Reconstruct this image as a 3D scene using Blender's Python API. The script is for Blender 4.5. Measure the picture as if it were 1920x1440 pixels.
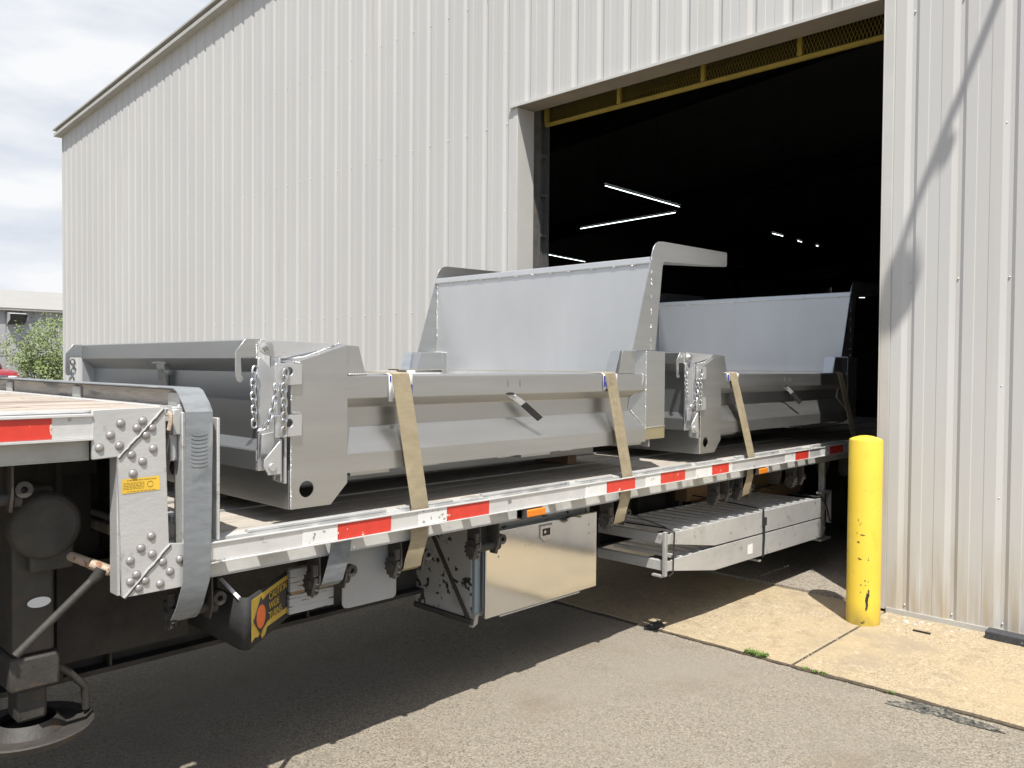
import bpy, math, random
from mathutils import Vector, Matrix
from mathutils.geometry import tessellate_polygon
random.seed(7)
for o in list(bpy.data.objects): bpy.data.objects.remove(o)
SC = bpy.context.scene
COL = SC.collection
R = math.radians

# ---------------------------------------------------------------- camera
f_px, yaw, pit, rol = 1543.45, R(43.925), R(-1.29), R(.45)
F = Vector((math.cos(yaw)*math.cos(pit), math.sin(yaw)*math.cos(pit), math.sin(pit)))
Rt = Vector((math.sin(yaw), -math.cos(yaw), 0)); Up = Rt.cross(F)
R2 = Rt*math.cos(rol)+Up*math.sin(rol); U2 = Up*math.cos(rol)-Rt*math.sin(rol)
cd = bpy.data.cameras.new('camera'); cam = bpy.data.objects.new('camera', cd); COL.objects.link(cam)
cam.matrix_world = Matrix(((R2.x, U2.x, -F.x, 0), (R2.y, U2.y, -F.y, 0), (R2.z, U2.z, -F.z, 1.75), (0, 0, 0, 1)))
cd.sensor_width = 36; cd.lens = f_px/1920*36; cd.clip_start = .05; cd.clip_end = 2000
SC.camera = cam

# ---------------------------------------------------------------- world, sun, exposure
SUN_EL = R(62.4)
TO_SUN = Vector((-.688*math.cos(SUN_EL), -.726*math.cos(SUN_EL), math.sin(SUN_EL))).normalized()
W = bpy.data.worlds.new('World'); SC.world = W; W.use_nodes = True
nt = W.node_tree; nt.nodes.clear()
def N(t, **k):
    n = nt.nodes.new(t)
    for a, b in k.items(): setattr(n, a, b)
    return n
out = N('ShaderNodeOutputWorld'); bg = N('ShaderNodeBackground'); bg.inputs['Strength'].default_value = .1
sky = N('ShaderNodeTexSky', sky_type='NISHITA'); sky.sun_disc = False
sky.sun_elevation = SUN_EL; sky.sun_rotation = math.atan2(TO_SUN.x, TO_SUN.y)
sky.dust_density = 2.0; sky.air_density = 1.0
tc = N('ShaderNodeTexCoord'); mp = N('ShaderNodeMapping'); mp.inputs['Scale'].default_value = (1, 1, 3.2)
n1 = N('ShaderNodeTexNoise'); n1.inputs['Scale'].default_value = 2.6; n1.inputs['Detail'].default_value = 9; n1.inputs['Roughness'].default_value = .56; n1.inputs['Distortion'].default_value = .5
cov = N('ShaderNodeMapRange'); cov.inputs['From Min'].default_value = .40; cov.inputs['From Max'].default_value = .60
n2 = N('ShaderNodeTexNoise'); n2.inputs['Scale'].default_value = 4.2; n2.inputs['Detail'].default_value = 7
shade = N('ShaderNodeMix', data_type='RGBA')
shade.inputs[6].default_value = (4.8, 5.2, 5.9, 1); shade.inputs[7].default_value = (6.7, 6.8, 6.95, 1)
shr = N('ShaderNodeMapRange'); shr.inputs['From Min'].default_value = .38; shr.inputs['From Max'].default_value = .6
# the bank of bright cloud stands over the north-west (+Y); elsewhere broken cloud and blue
sep = N('ShaderNodeSeparateXYZ'); bank = N('ShaderNodeMapRange'); bank.inputs['From Min'].default_value = .35; bank.inputs['From Max'].default_value = .8
bank.inputs['To Min'].default_value = -.16; bank.inputs['To Max'].default_value = .25
add = N('ShaderNodeMath', operation='ADD'); mix = N('ShaderNodeMix', data_type='RGBA')
L = nt.links.new
L(tc.outputs['Generated'], mp.inputs['Vector']); L(mp.outputs[0], n1.inputs['Vector']); L(mp.outputs[0], n2.inputs['Vector'])
L(tc.outputs['Generated'], sep.inputs[0]); L(sep.outputs['Y'], bank.inputs['Value'])
L(n1.outputs[0], add.inputs[0]); L(bank.outputs[0], add.inputs[1]); L(add.outputs[0], cov.inputs['Value'])
L(n2.outputs[0], shr.inputs['Value']); L(shr.outputs[0], shade.inputs[0])
L(cov.outputs[0], mix.inputs[0]); L(sky.outputs[0], mix.inputs[6]); L(shade.outputs[2], mix.inputs[7])
L(mix.outputs[2], bg.inputs['Color']); L(bg.outputs[0], out.inputs['Surface'])
sd = bpy.data.lights.new('sun', 'SUN'); sd.energy = 4.7; sd.angle = R(.53); sd.color = (1, .965, .9)
so = bpy.data.objects.new('sun', sd); COL.objects.link(so); so.location = TO_SUN*30
so.rotation_euler = TO_SUN.to_track_quat('Z', 'Y').to_euler()
SC.view_settings.view_transform = 'Standard'; SC.view_settings.look = 'None'
SC.view_settings.gamma = 1; SC.view_settings.exposure = .5
SC.render.engine = 'CYCLES'; SC.cycles.max_bounces = 8

# ---------------------------------------------------------------- materials
def mat(name, col, rough=.6, metal=0, var=.12, scale=6, bump=0, bscale=60, stretch=(1, 1, 1), col2=None, spots=None, emit=None, rvar=.0, detail=6, spec=None, aniso=None):
    """procedural material in world space: base colour broken by noise, optional second colour patches / small spots / bump"""
    m = bpy.data.materials.new(name); m.use_nodes = True; t = m.node_tree; b = t.nodes['Principled BSDF']
    b.inputs['Roughness'].default_value = rough; b.inputs['Metallic'].default_value = metal
    if spec is not None: b.inputs['Specular IOR Level'].default_value = spec
    if emit: b.inputs['Emission Color'].default_value = (*emit[:3], 1); b.inputs['Emission Strength'].default_value = emit[3]
    g = t.nodes.new('ShaderNodeNewGeometry'); mp = t.nodes.new('ShaderNodeMapping'); mp.inputs['Scale'].default_value = stretch
    t.links.new(g.outputs['Position'], mp.inputs['Vector'])
    n = t.nodes.new('ShaderNodeTexNoise'); n.inputs['Scale'].default_value = scale; n.inputs['Detail'].default_value = detail; n.inputs['Roughness'].default_value = .62
    t.links.new(mp.outputs[0], n.inputs['Vector'])
    r = t.nodes.new('ShaderNodeMapRange'); r.inputs['From Min'].default_value = .3; r.inputs['From Max'].default_value = .7
    t.links.new(n.outputs[0], r.inputs['Value'])
    x = t.nodes.new('ShaderNodeMix'); x.data_type = 'RGBA'
    a = [c*(1-var) for c in col]; c2 = col2 or [min(1, c*(1+var)) for c in col]
    x.inputs[6].default_value = (*a, 1); x.inputs[7].default_value = (*c2, 1)
    t.links.new(r.outputs[0], x.inputs[0]); last = x.outputs[2]
    for sp in (spots or []):
        sc, lo, hi, cc = sp[:4]
        v = t.nodes.new('ShaderNodeTexNoise'); v.inputs['Scale'].default_value = sc; v.inputs['Detail'].default_value = 3 if len(sp) < 5 else sp[4]
        if len(sp) > 5:
            m2 = t.nodes.new('ShaderNodeMapping'); m2.inputs['Scale'].default_value = sp[5]; t.links.new(g.outputs['Position'], m2.inputs['Vector']); t.links.new(m2.outputs[0], v.inputs['Vector'])
        else: t.links.new(g.outputs['Position'], v.inputs['Vector'])
        rr = t.nodes.new('ShaderNodeMapRange'); rr.inputs['From Min'].default_value = lo; rr.inputs['From Max'].default_value = hi
        t.links.new(v.outputs[0], rr.inputs['Value'])
        y = t.nodes.new('ShaderNodeMix'); y.data_type = 'RGBA'; y.inputs[7].default_value = (*cc, 1)
        t.links.new(rr.outputs[0], y.inputs[0]); t.links.new(last, y.inputs[6]); last = y.outputs[2]
    t.links.new(last, b.inputs['Base Color'])
    if rvar:
        q = t.nodes.new('ShaderNodeMapRange'); q.inputs['To Min'].default_value = max(.02, rough-rvar); q.inputs['To Max'].default_value = rough+rvar
        t.links.new(n.outputs[0], q.inputs['Value']); t.links.new(q.outputs[0], b.inputs['Roughness'])
    if bump:
        n3 = t.nodes.new('ShaderNodeTexNoise'); n3.inputs['Scale'].default_value = bscale; n3.inputs['Detail'].default_value = 4
        t.links.new(mp.outputs[0], n3.inputs['Vector'])
        bp = t.nodes.new('ShaderNodeBump'); bp.inputs['Strength'].default_value = bump; bp.inputs['Distance'].default_value = .01
        t.links.new(n3.outputs[0], bp.inputs['Height']); t.links.new(bp.outputs[0], b.inputs['Normal'])
    return m
M = {}
def zdirt(m, z0, z1, col, amt=.8, nscale=3.0, stretch=(1, 8, .6)):
    """rising damp/dirt that fades out above a height, broken up by noise (a stain on the surface)"""
    t = m.node_tree; b = t.nodes['Principled BSDF']; src = b.inputs['Base Color'].links[0].from_socket
    g = t.nodes.new('ShaderNodeNewGeometry'); s = t.nodes.new('ShaderNodeSeparateXYZ'); t.links.new(g.outputs['Position'], s.inputs[0])
    r = t.nodes.new('ShaderNodeMapRange'); r.inputs['From Min'].default_value = z0; r.inputs['From Max'].default_value = z1; r.inputs['To Min'].default_value = amt; r.inputs['To Max'].default_value = 0
    t.links.new(s.outputs['Z'], r.inputs['Value'])
    mp = t.nodes.new('ShaderNodeMapping'); mp.inputs['Scale'].default_value = stretch; t.links.new(g.outputs['Position'], mp.inputs['Vector'])
    n = t.nodes.new('ShaderNodeTexNoise'); n.inputs['Scale'].default_value = nscale; n.inputs['Detail'].default_value = 5; t.links.new(mp.outputs[0], n.inputs['Vector'])
    q = t.nodes.new('ShaderNodeMapRange'); q.inputs['From Min'].default_value = .3; q.inputs['From Max'].default_value = .65; t.links.new(n.outputs[0], q.inputs['Value'])
    k = t.nodes.new('ShaderNodeMath'); k.operation = 'MULTIPLY'; t.links.new(r.outputs[0], k.inputs[0]); t.links.new(q.outputs[0], k.inputs[1])
    x = t.nodes.new('ShaderNodeMix'); x.data_type = 'RGBA'; x.inputs[7].default_value = (*col, 1)
    t.links.new(k.outputs[0], x.inputs[0]); t.links.new(src, x.inputs[6]); t.links.new(x.outputs[2], b.inputs['Base Color'])

M['siding'] = mat('siding', (.485, .482, .468), .6, 0, .03, 1.2, .05, 3, (1, 1, .25), spots=[(1.0, .60, .80, (.44, .41, .35), 5, (1, 9, .25)), (.35, .45, .7, (.455, .45, .44), 4, (1, 1, .6))])
zdirt(M['siding'], 0, .7, (.34, .27, .175), .85)
M['trim'] = mat('trim', (.48, .475, .45), .45, 0, .05, 3)
zdirt(M['trim'], .0, 3.4, (.38, .27, .18), .45, 2.0, (1, 3, .5))
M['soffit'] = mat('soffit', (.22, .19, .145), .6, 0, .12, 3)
M['fascia'] = mat('fascia', (.40, .395, .37), .5, 0, .10, 2, stretch=(1, 1, .3))
M['liner'] = mat('liner', (.45, .45, .44), .9, 0, .2, 2)
M['rusty_steel'] = mat('rusty_steel', (.11, .108, .105), .75, .2, .3, 9, .2, 80, col2=(.15, .14, .13), spots=[(7, .60, .72, (.22, .11, .05))])
M['yellow_dull'] = mat('yellow_dull', (.30, .22, .035), .6, 0, .15, 8)
M['steel'] = mat('steel', (.50, .505, .50), .35, .88, .07, 3.0, .05, 60, (.5, 1, 6), spots=[(1.6, .45, .8, (.46, .46, .45)), (70, .72, .76, (.34, .33, .31))], rvar=.13)
M['steel_sheet'] = mat('steel_sheet', (.62, .625, .63), .46, .72, .07, 1.7, .04, 30, (.7, 1, .35), spots=[(1.8, .45, .8, (.58, .585, .59)), (60, .73, .77, (.45, .44, .42))], rvar=.08)
M['steel_tail'] = mat('steel_tail', (.37, .38, .38), .36, .88, .08, 2.2, .05, 20, (1, .4, 1), rvar=.1)
M['weld'] = mat('weld', (.72, .71, .69), .28, .95, .15, 120, .8, 160)
M['heat'] = mat('heat', (.50, .45, .31), .4, .8, .1, 8)
M['chain'] = mat('chain', (.60, .60, .59), .34, 1, .1, 30)
M['alu'] = mat('alu', (.54, .54, .53), .45, .35, .10, 5, .12, 90, (.5, 1, 1), spots=[(16, .62, .72, (.33, .32, .30)), (3, .58, .75, (.45, .44, .42))])
M['alu_bright'] = mat('alu_bright', (.66, .66, .65), .38, .35, .08, 9, .08, 120, spots=[(22, .66, .74, (.28, .27, .25))])
M['alu_dirty'] = mat('alu_dirty', (.38, .38, .36), .5, .25, .16, 6, .12, 60, spots=[(5, .55, .7, (.26, .25, .23))])
M['alu_web'] = mat('alu_web', (.56, .56, .545), .5, .2, .10, 6, .1, 60, spots=[(7, .6, .72, (.36, .35, .33))])
M['polished'] = mat('polished', (.70, .71, .72), .11, 1, .03, 2, .03, 5, spots=[(60, .70, .74, (.35, .33, .3))])
M['box_paint'] = mat('box_paint', (.40, .40, .40), .5, .1, .1, 4, spots=[(22, .60, .625, (.03, .03, .03), 5, (1, 1, 1.0)), (3, .6, .7, (.3, .3, .3))])
M['blue_grey'] = mat('blue_grey', (.26, .32, .36), .5, .2, .1, 8)
M['frame_dark'] = mat('frame_dark', (.030, .028, .027), .7, .1, .35, 7, .2, 60, col2=(.05, .045, .04))
M['frame_mid'] = mat('frame_mid', (.055, .05, .045), .7, .1, .3, 9, .25, 70, spots=[(9, .55, .7, (.075, .05, .035))])
M['gear_paint'] = mat('gear_paint', (.05, .046, .041), .65, .1, .25, 12, .2, 80, spots=[(20, .62, .74, (.075, .052, .036))])
M['tan_metal'] = mat('tan_metal', (.42, .34, .26), .6, .2, .2, 30, .2, 120, spots=[(40, .58, .66, (.25, .12, .06))])
M['red_tape'] = mat('red_tape', (.62, .05, .032), .38, 0, .12, 14, spots=[(26, .665, .70, (.75, .6, .5))])
M['white_tape'] = mat('white_tape', (.72, .72, .70), .45, 0, .06, 16, spots=[(38, .64, .67, (.3, .3, .29))])
M['amber'] = mat('amber', (.75, .22, .015), .18, 0, .1, 90, .4, 200)
M['plank'] = mat('plank', (.40, .36, .31), .8, 0, .3, 5, .35, 40, (.25, 6, 1), spots=[(4, .58, .72, (.36, .25, .16), 4, (.3, 4, 1)), (30, .64, .7, (.12, .1, .09), 3, (.2, 3, 1))])
M['plank_pale'] = mat('plank_pale', (.43, .375, .315), .8, 0, .18, 5, .3, 50, (.3, 7, 1), spots=[(3.5, .50, .62, (.24, .18, .14), 6, (.3, 4, 1)), (2, .54, .64, (.40, .37, .33), 6, (.6, 2, 1)), (9, .60, .66, (.15, .11, .09), 5, (.25, 5, 1)), (40, .66, .7, (.2, .17, .15))])
M['board_grey'] = mat('board_grey', (.36, .32, .275), .85, 0, .2, 8, .4, 60, (6, .6, 5), spots=[(6, .55, .66, (.16, .155, .15), 5, (4, .4, 4))])
M['lumber'] = mat('lumber', (.34, .22, .12), .8, 0, .15, 20, .2, 60, (.6, 8, 8))
M['lumber_red'] = mat('lumber_red', (.26, .15, .10), .8, 0, .15, 20, .2, 60)
M['white_board'] = mat('white_board', (.42, .43, .44), .8, 0, .12, 12, .3, 60, (.4, 1, 10), spots=[(18, .58, .62, (.16, .13, .11), 5, (.6, 1, 5))])
M['grey_plate'] = mat('grey_plate', (.33, .34, .345), .55, .1, .05, 4)
M['rubber'] = mat('rubber', (.022, .022, .023), .8, 0, .3, 14, .2, 90)
M['stop_rubber'] = mat('stop_rubber', (.045, .047, .052), .85, 0, .25, 20, .3, 120, spots=[(60, .68, .72, (.3, .3, .28))])
M['strap_grey'] = mat('strap_grey', (.20, .215, .225), .75, 0, .16, 14, .25, 300, (1, 1, 4), spots=[(10, .56, .68, (.15, .165, .175)), (5, .6, .72, (.33, .34, .34))])
M['strap_tan'] = mat('strap_tan', (.34, .285, .185), .85, 0, .14, 10, .35, 260, (1, 1, 3), spots=[(9, .50, .66, (.27, .225, .15), 5, (.6, 1, 1)), (7, .6, .7, (.42, .36, .24))])
M['strap_text'] = mat('strap_text', (.25, .215, .165), .9)
M['strap_grey_text'] = mat('strap_grey_text', (.16, .175, .185), .9)
M['strap_black'] = mat('strap_black', (.02, .02, .021), .8)
M['card_white'] = mat('card_white', (.75, .75, .76), .6, 0, .04, 20)
M['card_blue'] = mat('card_blue', (.03, .05, .30), .5)
M['yellow_paint'] = mat('yellow_paint', (.70, .515, .055), .45, 0, .05, 3, .08, 30, spots=[(9, .60, .72, (.68, .47, .05)), (55, .70, .72, (.16, .13, .06), 4, (1, 1, .5))])
zdirt(M['yellow_paint'], 0, .16, (.22, .16, .06), .9, 9, (1, 1, .5))
M['yellow_decal'] = mat('yellow_decal', (.72, .46, .05), .5)
M['decal_ink'] = mat('decal_ink', (.10, .07, .03), .7)
M['sign_yellow'] = mat('sign_yellow', (.50, .34, .05), .6, 0, .1, 20, spots=[(30, .66, .70, (.16, .12, .06))])
M['sign_black'] = mat('sign_black', (.03, .03, .028), .6, 0, .2, 20)
M['sign_orange'] = mat('sign_orange', (.62, .13, .03), .5)
M['glass_dark'] = mat('glass_dark', (.03, .04, .045), .08)
M['car_red'] = mat('car_red', (.30, .02, .03), .2, 0, .05, 5)
M['chrome'] = mat('chrome', (.7, .7, .7), .15, 1)
M['tube'] = mat('tube', (.9, .95, .95), .4, emit=(.86, 1, .95, 4))
M['white_metal'] = mat('white_metal', (.6, .6, .6), .5)
M['black_metal'] = mat('black_metal', (.02, .02, .02), .5, .3)
M['screw'] = mat('screw', (.60, .60, .58), .3, .6)
M['rivet'] = mat('rivet', (.36, .345, .335), .42, .5)
M['stone'] = mat('stone', (.42, .38, .32), .85, 0, .2, 40, .4, 90)
M['leaf'] = mat('leaf', (.12, .18, .04), .55, 0, .3, 2.5, col2=(.27, .33, .12))
M['bark'] = mat('bark', (.10, .08, .06), .9, 0, .3, 10, .4, 40)
M['grass'] = mat('grass', (.09, .17, .03), .7, 0, .3, 20, col2=(.18, .26, .06))
M['far_wall'] = mat('far_wall', (.38, .385, .39), .55, 0, .05, 1)
M['far_roof'] = mat('far_roof', (.33, .32, .30), .6, 0, .05, .8)
M['far_dark'] = mat('far_dark', (.05, .05, .05), .7)
M['fence_metal'] = mat('fence_metal', (.16, .16, .155), .5, .6)
M['int_floor'] = mat('int_floor', (.16, .15, .135), .7, 0, .2, 2)
M['joint'] = mat('joint', (.05, .042, .032), .95, 0, .4, 30, .5, 80, col2=(.12, .09, .06))

def ground_mat(name, base, grain, dark, patches, bump, gscale):
    m = bpy.data.materials.new(name); m.use_nodes = True; t = m.node_tree; b = t.nodes['Principled BSDF']; b.inputs['Roughness'].default_value = .92
    b.inputs['Specular IOR Level'].default_value = .25
    g = t.nodes.new('ShaderNodeNewGeometry')
    def nz(s, d=5, rgh=.6, vec=None):
        n = t.nodes.new('ShaderNodeTexNoise'); n.inputs['Scale'].default_value = s; n.inputs['Detail'].default_value = d; n.inputs['Roughness'].default_value = rgh
        t.links.new(vec or g.outputs['Position'], n.inputs['Vector']); return n.outputs[0]
    def rng(s, a, c, lo=0, hi=1):
        r = t.nodes.new('ShaderNodeMapRange'); r.inputs['From Min'].default_value = a; r.inputs['From Max'].default_value = c; r.inputs['To Min'].default_value = lo; r.inputs['To Max'].default_value = hi
        t.links.new(s, r.inputs['Value']); return r.outputs[0]
    def mx(fac, a, c):
        x = t.nodes.new('ShaderNodeMix'); x.data_type = 'RGBA'; t.links.new(fac, x.inputs[0])
        for i, s in ((6, a), (7, c)):
            if isinstance(s, tuple): x.inputs[i].default_value = (*s, 1)
            else: t.links.new(s, x.inputs[i])
        return x.outputs[2]
    vo = t.nodes.new('ShaderNodeTexVoronoi'); vo.inputs['Scale'].default_value = gscale; t.links.new(g.outputs['Position'], vo.inputs['Vector'])
    hs = t.nodes.new('ShaderNodeSeparateColor'); t.links.new(vo.outputs['Color'], hs.inputs[0])
    c = mx(rng(hs.outputs[0], .25, .95), base, grain)
    c = mx(rng(hs.outputs[1], .78, .95), c, dark)
    c = mx(rng(nz(gscale*.25, 3), .58, .75, 0, .5), c, dark)
    for s, lo, hi, col, amt in patches: c = mx(rng(nz(s, 6), lo, hi, 0, amt), c, col)
    t.links.new(c, b.inputs['Base Color'])
    bp = t.nodes.new('ShaderNodeBump'); bp.inputs['Strength'].default_value = bump; bp.inputs['Distance'].default_value = .006
    t.links.new(nz(gscale*.7, 3), bp.inputs['Height']); t.links.new(bp.outputs[0], b.inputs['Normal'])
    return m
M['asphalt'] = ground_mat('asphalt', (.200, .178, .142), (.32, .285, .225), (.115, .10, .080), [(.55, .42, .66, (.235, .212, .175), .75), (2.3, .56, .72, (.18, .145, .10), .5), (.9, .54, .72, (.145, .130, .108), .6), (60, .66, .74, (.34, .31, .26), .8)], .6, 140)
M['concrete'] = ground_mat('concrete', (.335, .27, .178), (.44, .37, .26), (.21, .165, .11), [(.8, .42, .62, (.40, .315, .19), .8), (6, .54, .62, (.25, .20, .135), .45), (1.3, .52, .64, (.28, .235, .17), .7), (14, .58, .70, (.52, .44, .32), .6), (40, .60, .72, (.16, .12, .08), .5)], .5, 130)
M['concrete_grey'] = ground_mat('concrete_grey', (.24, .21, .165), (.34, .30, .25), (.15, .13, .11), [(2, .5, .7, (.30, .27, .23), .6)], .3, 80)
M['tar'] = ground_mat('tar', (.07, .068, .062), (.2, .19, .16), (.02, .02, .02), [], .6, 60)

# ---------------------------------------------------------------- mesh builder
class MB:
    def __init__(s): s.v = []; s.f = []
    def add(s, vs, fs):
        k = len(s.v); s.v += [Vector(p) for p in vs]; s.f += [tuple(i+k for i in f) for f in fs]; return s
    def box(s, x0, x1, y0, y1, z0, z1):
        x0, x1 = sorted((x0, x1)); y0, y1 = sorted((y0, y1)); z0, z1 = sorted((z0, z1))
        return s.add([(x0, y0, z0), (x1, y0, z0), (x1, y1, z0), (x0, y1, z0), (x0, y0, z1), (x1, y0, z1), (x1, y1, z1), (x0, y1, z1)],
                     [(0, 3, 2, 1), (4, 5, 6, 7), (0, 1, 5, 4), (1, 2, 6, 5), (2, 3, 7, 6), (3, 0, 4, 7)])
    def plate(s, loops, axis, a, b):
        """polygon (with holes) in the two other axes, extruded along axis from a to b.  axis 'y' -> loops are (x,z)"""
        def P(p, d): return (d, p[0], p[1]) if axis == 'x' else (p[0], d, p[1]) if axis == 'y' else (p[0], p[1], d)
        flat = [p for l in loops for p in l]; tri = tessellate_polygon([[Vector((p[0], p[1], 0)) for p in l] for l in loops])
        n = len(flat); vs = [P(p, a) for p in flat]+[P(p, b) for p in flat]; fs = []
        for t in tri: fs.append((t[0], t[1], t[2])); fs.append((t[2]+n, t[1]+n, t[0]+n))
        k = 0
        for l in loops:
            m = len(l)
            for i in range(m): j = (i+1) % m; fs.append((k+i, k+j, k+j+n, k+i+n))
            k += m
        return s.add(vs, fs)
    def prof(s, pts, axis, a, b, closed=False):
        """open sheet: profile pts in other two axes swept straight from a to b"""
        def P(p, d): return (d, p[0], p[1]) if axis == 'x' else (p[0], d, p[1]) if axis == 'y' else (p[0], p[1], d)
        n = len(pts); m = n if closed else n-1
        return s.add([P(p, a) for p in pts]+[P(p, b) for p in pts], [(i, (i+1) % n, (i+1) % n+n, i+n) for i in range(m)])
    def tube(s, path, r, seg=8, caps=True, closed=False, flat=None):
        path = [Vector(p) for p in path]; n = len(path); rs = r if isinstance(r, (list, tuple)) else [r]*n; vs = []; prev = None
        for i, p in enumerate(path):
            if closed: d = path[(i+1) % n]-path[i-1]
            else: d = (path[min(i+1, n-1)]-path[max(i-1, 0)])
            d.normalize()
            a = (prev - d*prev.dot(d)) if prev is not None else (Vector((0, 0, 1)).cross(d) if abs(d.z) < .9 else Vector((1, 0, 0)).cross(d))
            a.normalize(); prev = a; b = d.cross(a)
            for k in range(seg):
                t = 2*math.pi*k/seg; vs.append(p+a*(math.cos(t)*rs[i])+b*(math.sin(t)*rs[i]))
        fs = []
        for i in range(n if closed else n-1):
            for k in range(seg):
                q = (k+1) % seg; j = (i+1) % n; fs.append((i*seg+k, i*seg+q, j*seg+q, j*seg+k))
        if caps and not closed: fs += [tuple(range(seg))[::-1], tuple((n-1)*seg+k for k in range(seg))]
        return s.add(vs, fs)
    def cyl(s, p, q, r, seg=20, r2=None): return s.tube([p, q], [r, r if r2 is None else r2], seg)
    def dome(s, c, n, r, h, seg=12, rings=4):
        c = Vector(c); n = Vector(n).normalized(); a = n.orthogonal().normalized(); b = n.cross(a); vs = []; fs = []
        for i in range(rings):
            t = math.pi/2*i/rings
            for k in range(seg):
                u = 2*math.pi*k/seg; vs.append(c+(a*math.cos(u)+b*math.sin(u))*r*math.cos(t)+n*h*math.sin(t))
        vs.append(c+n*h)
        for i in range(rings-1):
            for k in range(seg): q = (k+1) % seg; fs.append((i*seg+k, i*seg+q, (i+1)*seg+q, (i+1)*seg+k))
        for k in range(seg): fs.append(((rings-1)*seg+k, (rings-1)*seg+(k+1) % seg, rings*seg))
        return s.add(vs, fs)
    def strip(s, path, w, th, wdir):
        """flat webbing: rectangular section swept along path; w wide along wdir (may be list), th thick"""
        path = [Vector(p) for p in path]; n = len(path); vs = []; wd = Vector(wdir).normalized()
        for i, p in enumerate(path):
            d = (path[min(i+1, n-1)]-path[max(i-1, 0)]).normalized(); nn = d.cross(wd).normalized()
            for a, b in ((-.5, -.5), (.5, -.5), (.5, .5), (-.5, .5)): vs.append(p+wd*w*a+nn*th*b)
        fs = [(0, 1, 2, 3), tuple((n-1)*4+k for k in (3, 2, 1, 0))]
        for i in range(n-1):
            for k in range(4): q = (k+1) % 4; fs.append((i*4+k, (i+1)*4+k, (i+1)*4+q, i*4+q))
        return s.add(vs, fs)
    def build(s, name, m, parent=None, bevel=0, smooth=True, seg=2):
        me = bpy.data.meshes.new(name); o0 = wloc(parent)
        me.from_pydata([tuple(v-o0) for v in s.v], [], s.f); me.update()
        import bmesh
        bm = bmesh.new(); bm.from_mesh(me); bmesh.ops.recalc_face_normals(bm, faces=bm.faces); bm.to_mesh(me); bm.free()
        me.materials.append(m if not isinstance(m, str) else M[m])
        if smooth:
            for p in me.polygons: p.use_smooth = True
            me.set_sharp_from_angle(angle=R(38))
        o = bpy.data.objects.new(name, me); COL.objects.link(o)
        if parent: o.parent = parent
        if bevel:
            b = o.modifiers.new('bevel', 'BEVEL'); b.width = bevel; b.segments = seg; b.limit_method = 'ANGLE'; b.angle_limit = R(40); b.harden_normals = False
        return o
def wloc(o):
    v = Vector((0, 0, 0))
    while o: v += o.location; o = o.parent
    return v
def tag(o, label, cat, group=None):
    o['label'] = label; o['category'] = cat
    if group: o['group'] = group
    return o
def thing(name, label, cat, loc, group=None):
    o = bpy.data.objects.new(name, None); COL.objects.link(o); o.location = loc; o.empty_display_size = .2
    return tag(o, label, cat, group)
def struct(o, kind='structure'): o['kind'] = kind; return o
def copy_tree(o, parent=None):
    c = o.copy(); COL.objects.link(c)
    if parent: c.parent = parent
    for ch in [k for k in bpy.data.objects if k.parent == o]: copy_tree(ch, c)
    return c
def text(s, name, m, parent, origin, xdir, ydir, size, off=.001, width=1.0):
    """raised lettering as a mesh, lying in the plane spanned by xdir,ydir"""
    cu = bpy.data.curves.new(name, 'FONT'); cu.body = s; cu.size = size; cu.extrude = .0006; cu.align_x = 'LEFT'; cu.space_line = .95
    to = bpy.data.objects.new(name, cu); COL.objects.link(to); dg = bpy.context.evaluated_depsgraph_get()
    me = bpy.data.meshes.new_from_object(to.evaluated_get(dg)); bpy.data.objects.remove(to)
    x = Vector(xdir).normalized(); y = Vector(ydir).normalized(); n = x.cross(y); o0 = wloc(parent); org = Vector(origin)+n*off-o0
    for v in me.vertices: v.co = org+x*v.co.x*width+y*v.co.y+n*v.co.z
    me.materials.clear(); me.materials.append(M[m]); o = bpy.data.objects.new(name, me); COL.objects.link(o); o.parent = parent; return o
def circ(cx, cz, r, n=28, ry=None): return [(cx+r*math.cos(2*math.pi*k/n), cz+(ry or r)*math.sin(2*math.pi*k/n)) for k in range(n)]
def slot(cx, cz, r, h, n=10): return [(cx+r*math.cos(t), cz+h+r*math.sin(t)) for t in [math.pi*k/n for k in range(n+1)]]+[(cx+r*math.cos(t), cz-h+r*math.sin(t)) for t in [math.pi+math.pi*k/n for k in range(n+1)]]

# ================================================================ SETTING: ground
def sheet(name, x0, x1, y0, y1, z, m, nx=1, ny=1):
    b = MB(); vs = [(x0+(x1-x0)*i/nx, y0+(y1-y0)*j/ny, z) for i in range(nx+1) for j in range(ny+1)]
    b.add(vs, [(i*(ny+1)+j, (i+1)*(ny+1)+j, (i+1)*(ny+1)+j+1, i*(ny+1)+j+1) for i in range(nx) for j in range(ny)])
    return struct(b.build(name, m, smooth=False))
sheet('ground', -400, 500, -400, 500, -.012, 'asphalt')
def slab(name, x0, x1, y0, y1, z0, z1, m, jag=.008, b=.006):
    """concrete slab with slightly broken edges"""
    n = 60; pts = []
    for k in range(n+1): pts.append((x0+random.uniform(-jag, jag), y0+(y1-y0)*k/n))
    pts += [(x1, y1), (x1, y0)]
    return struct(MB().plate([pts], 'z', z0, z1).build(name, m, bevel=b))
slab('concrete_pavement', 4.632, 6.20, 2.150, 8.5, -.10, .0, 'concrete')
slab('concrete_pavement', 4.632, 6.20, -6.0, 2.134, -.10, .0, 'concrete')
struct(MB().box(6.204, 46, -19.3, 19.3, -.10, .018).build('floor', 'concrete_grey'))
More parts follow.
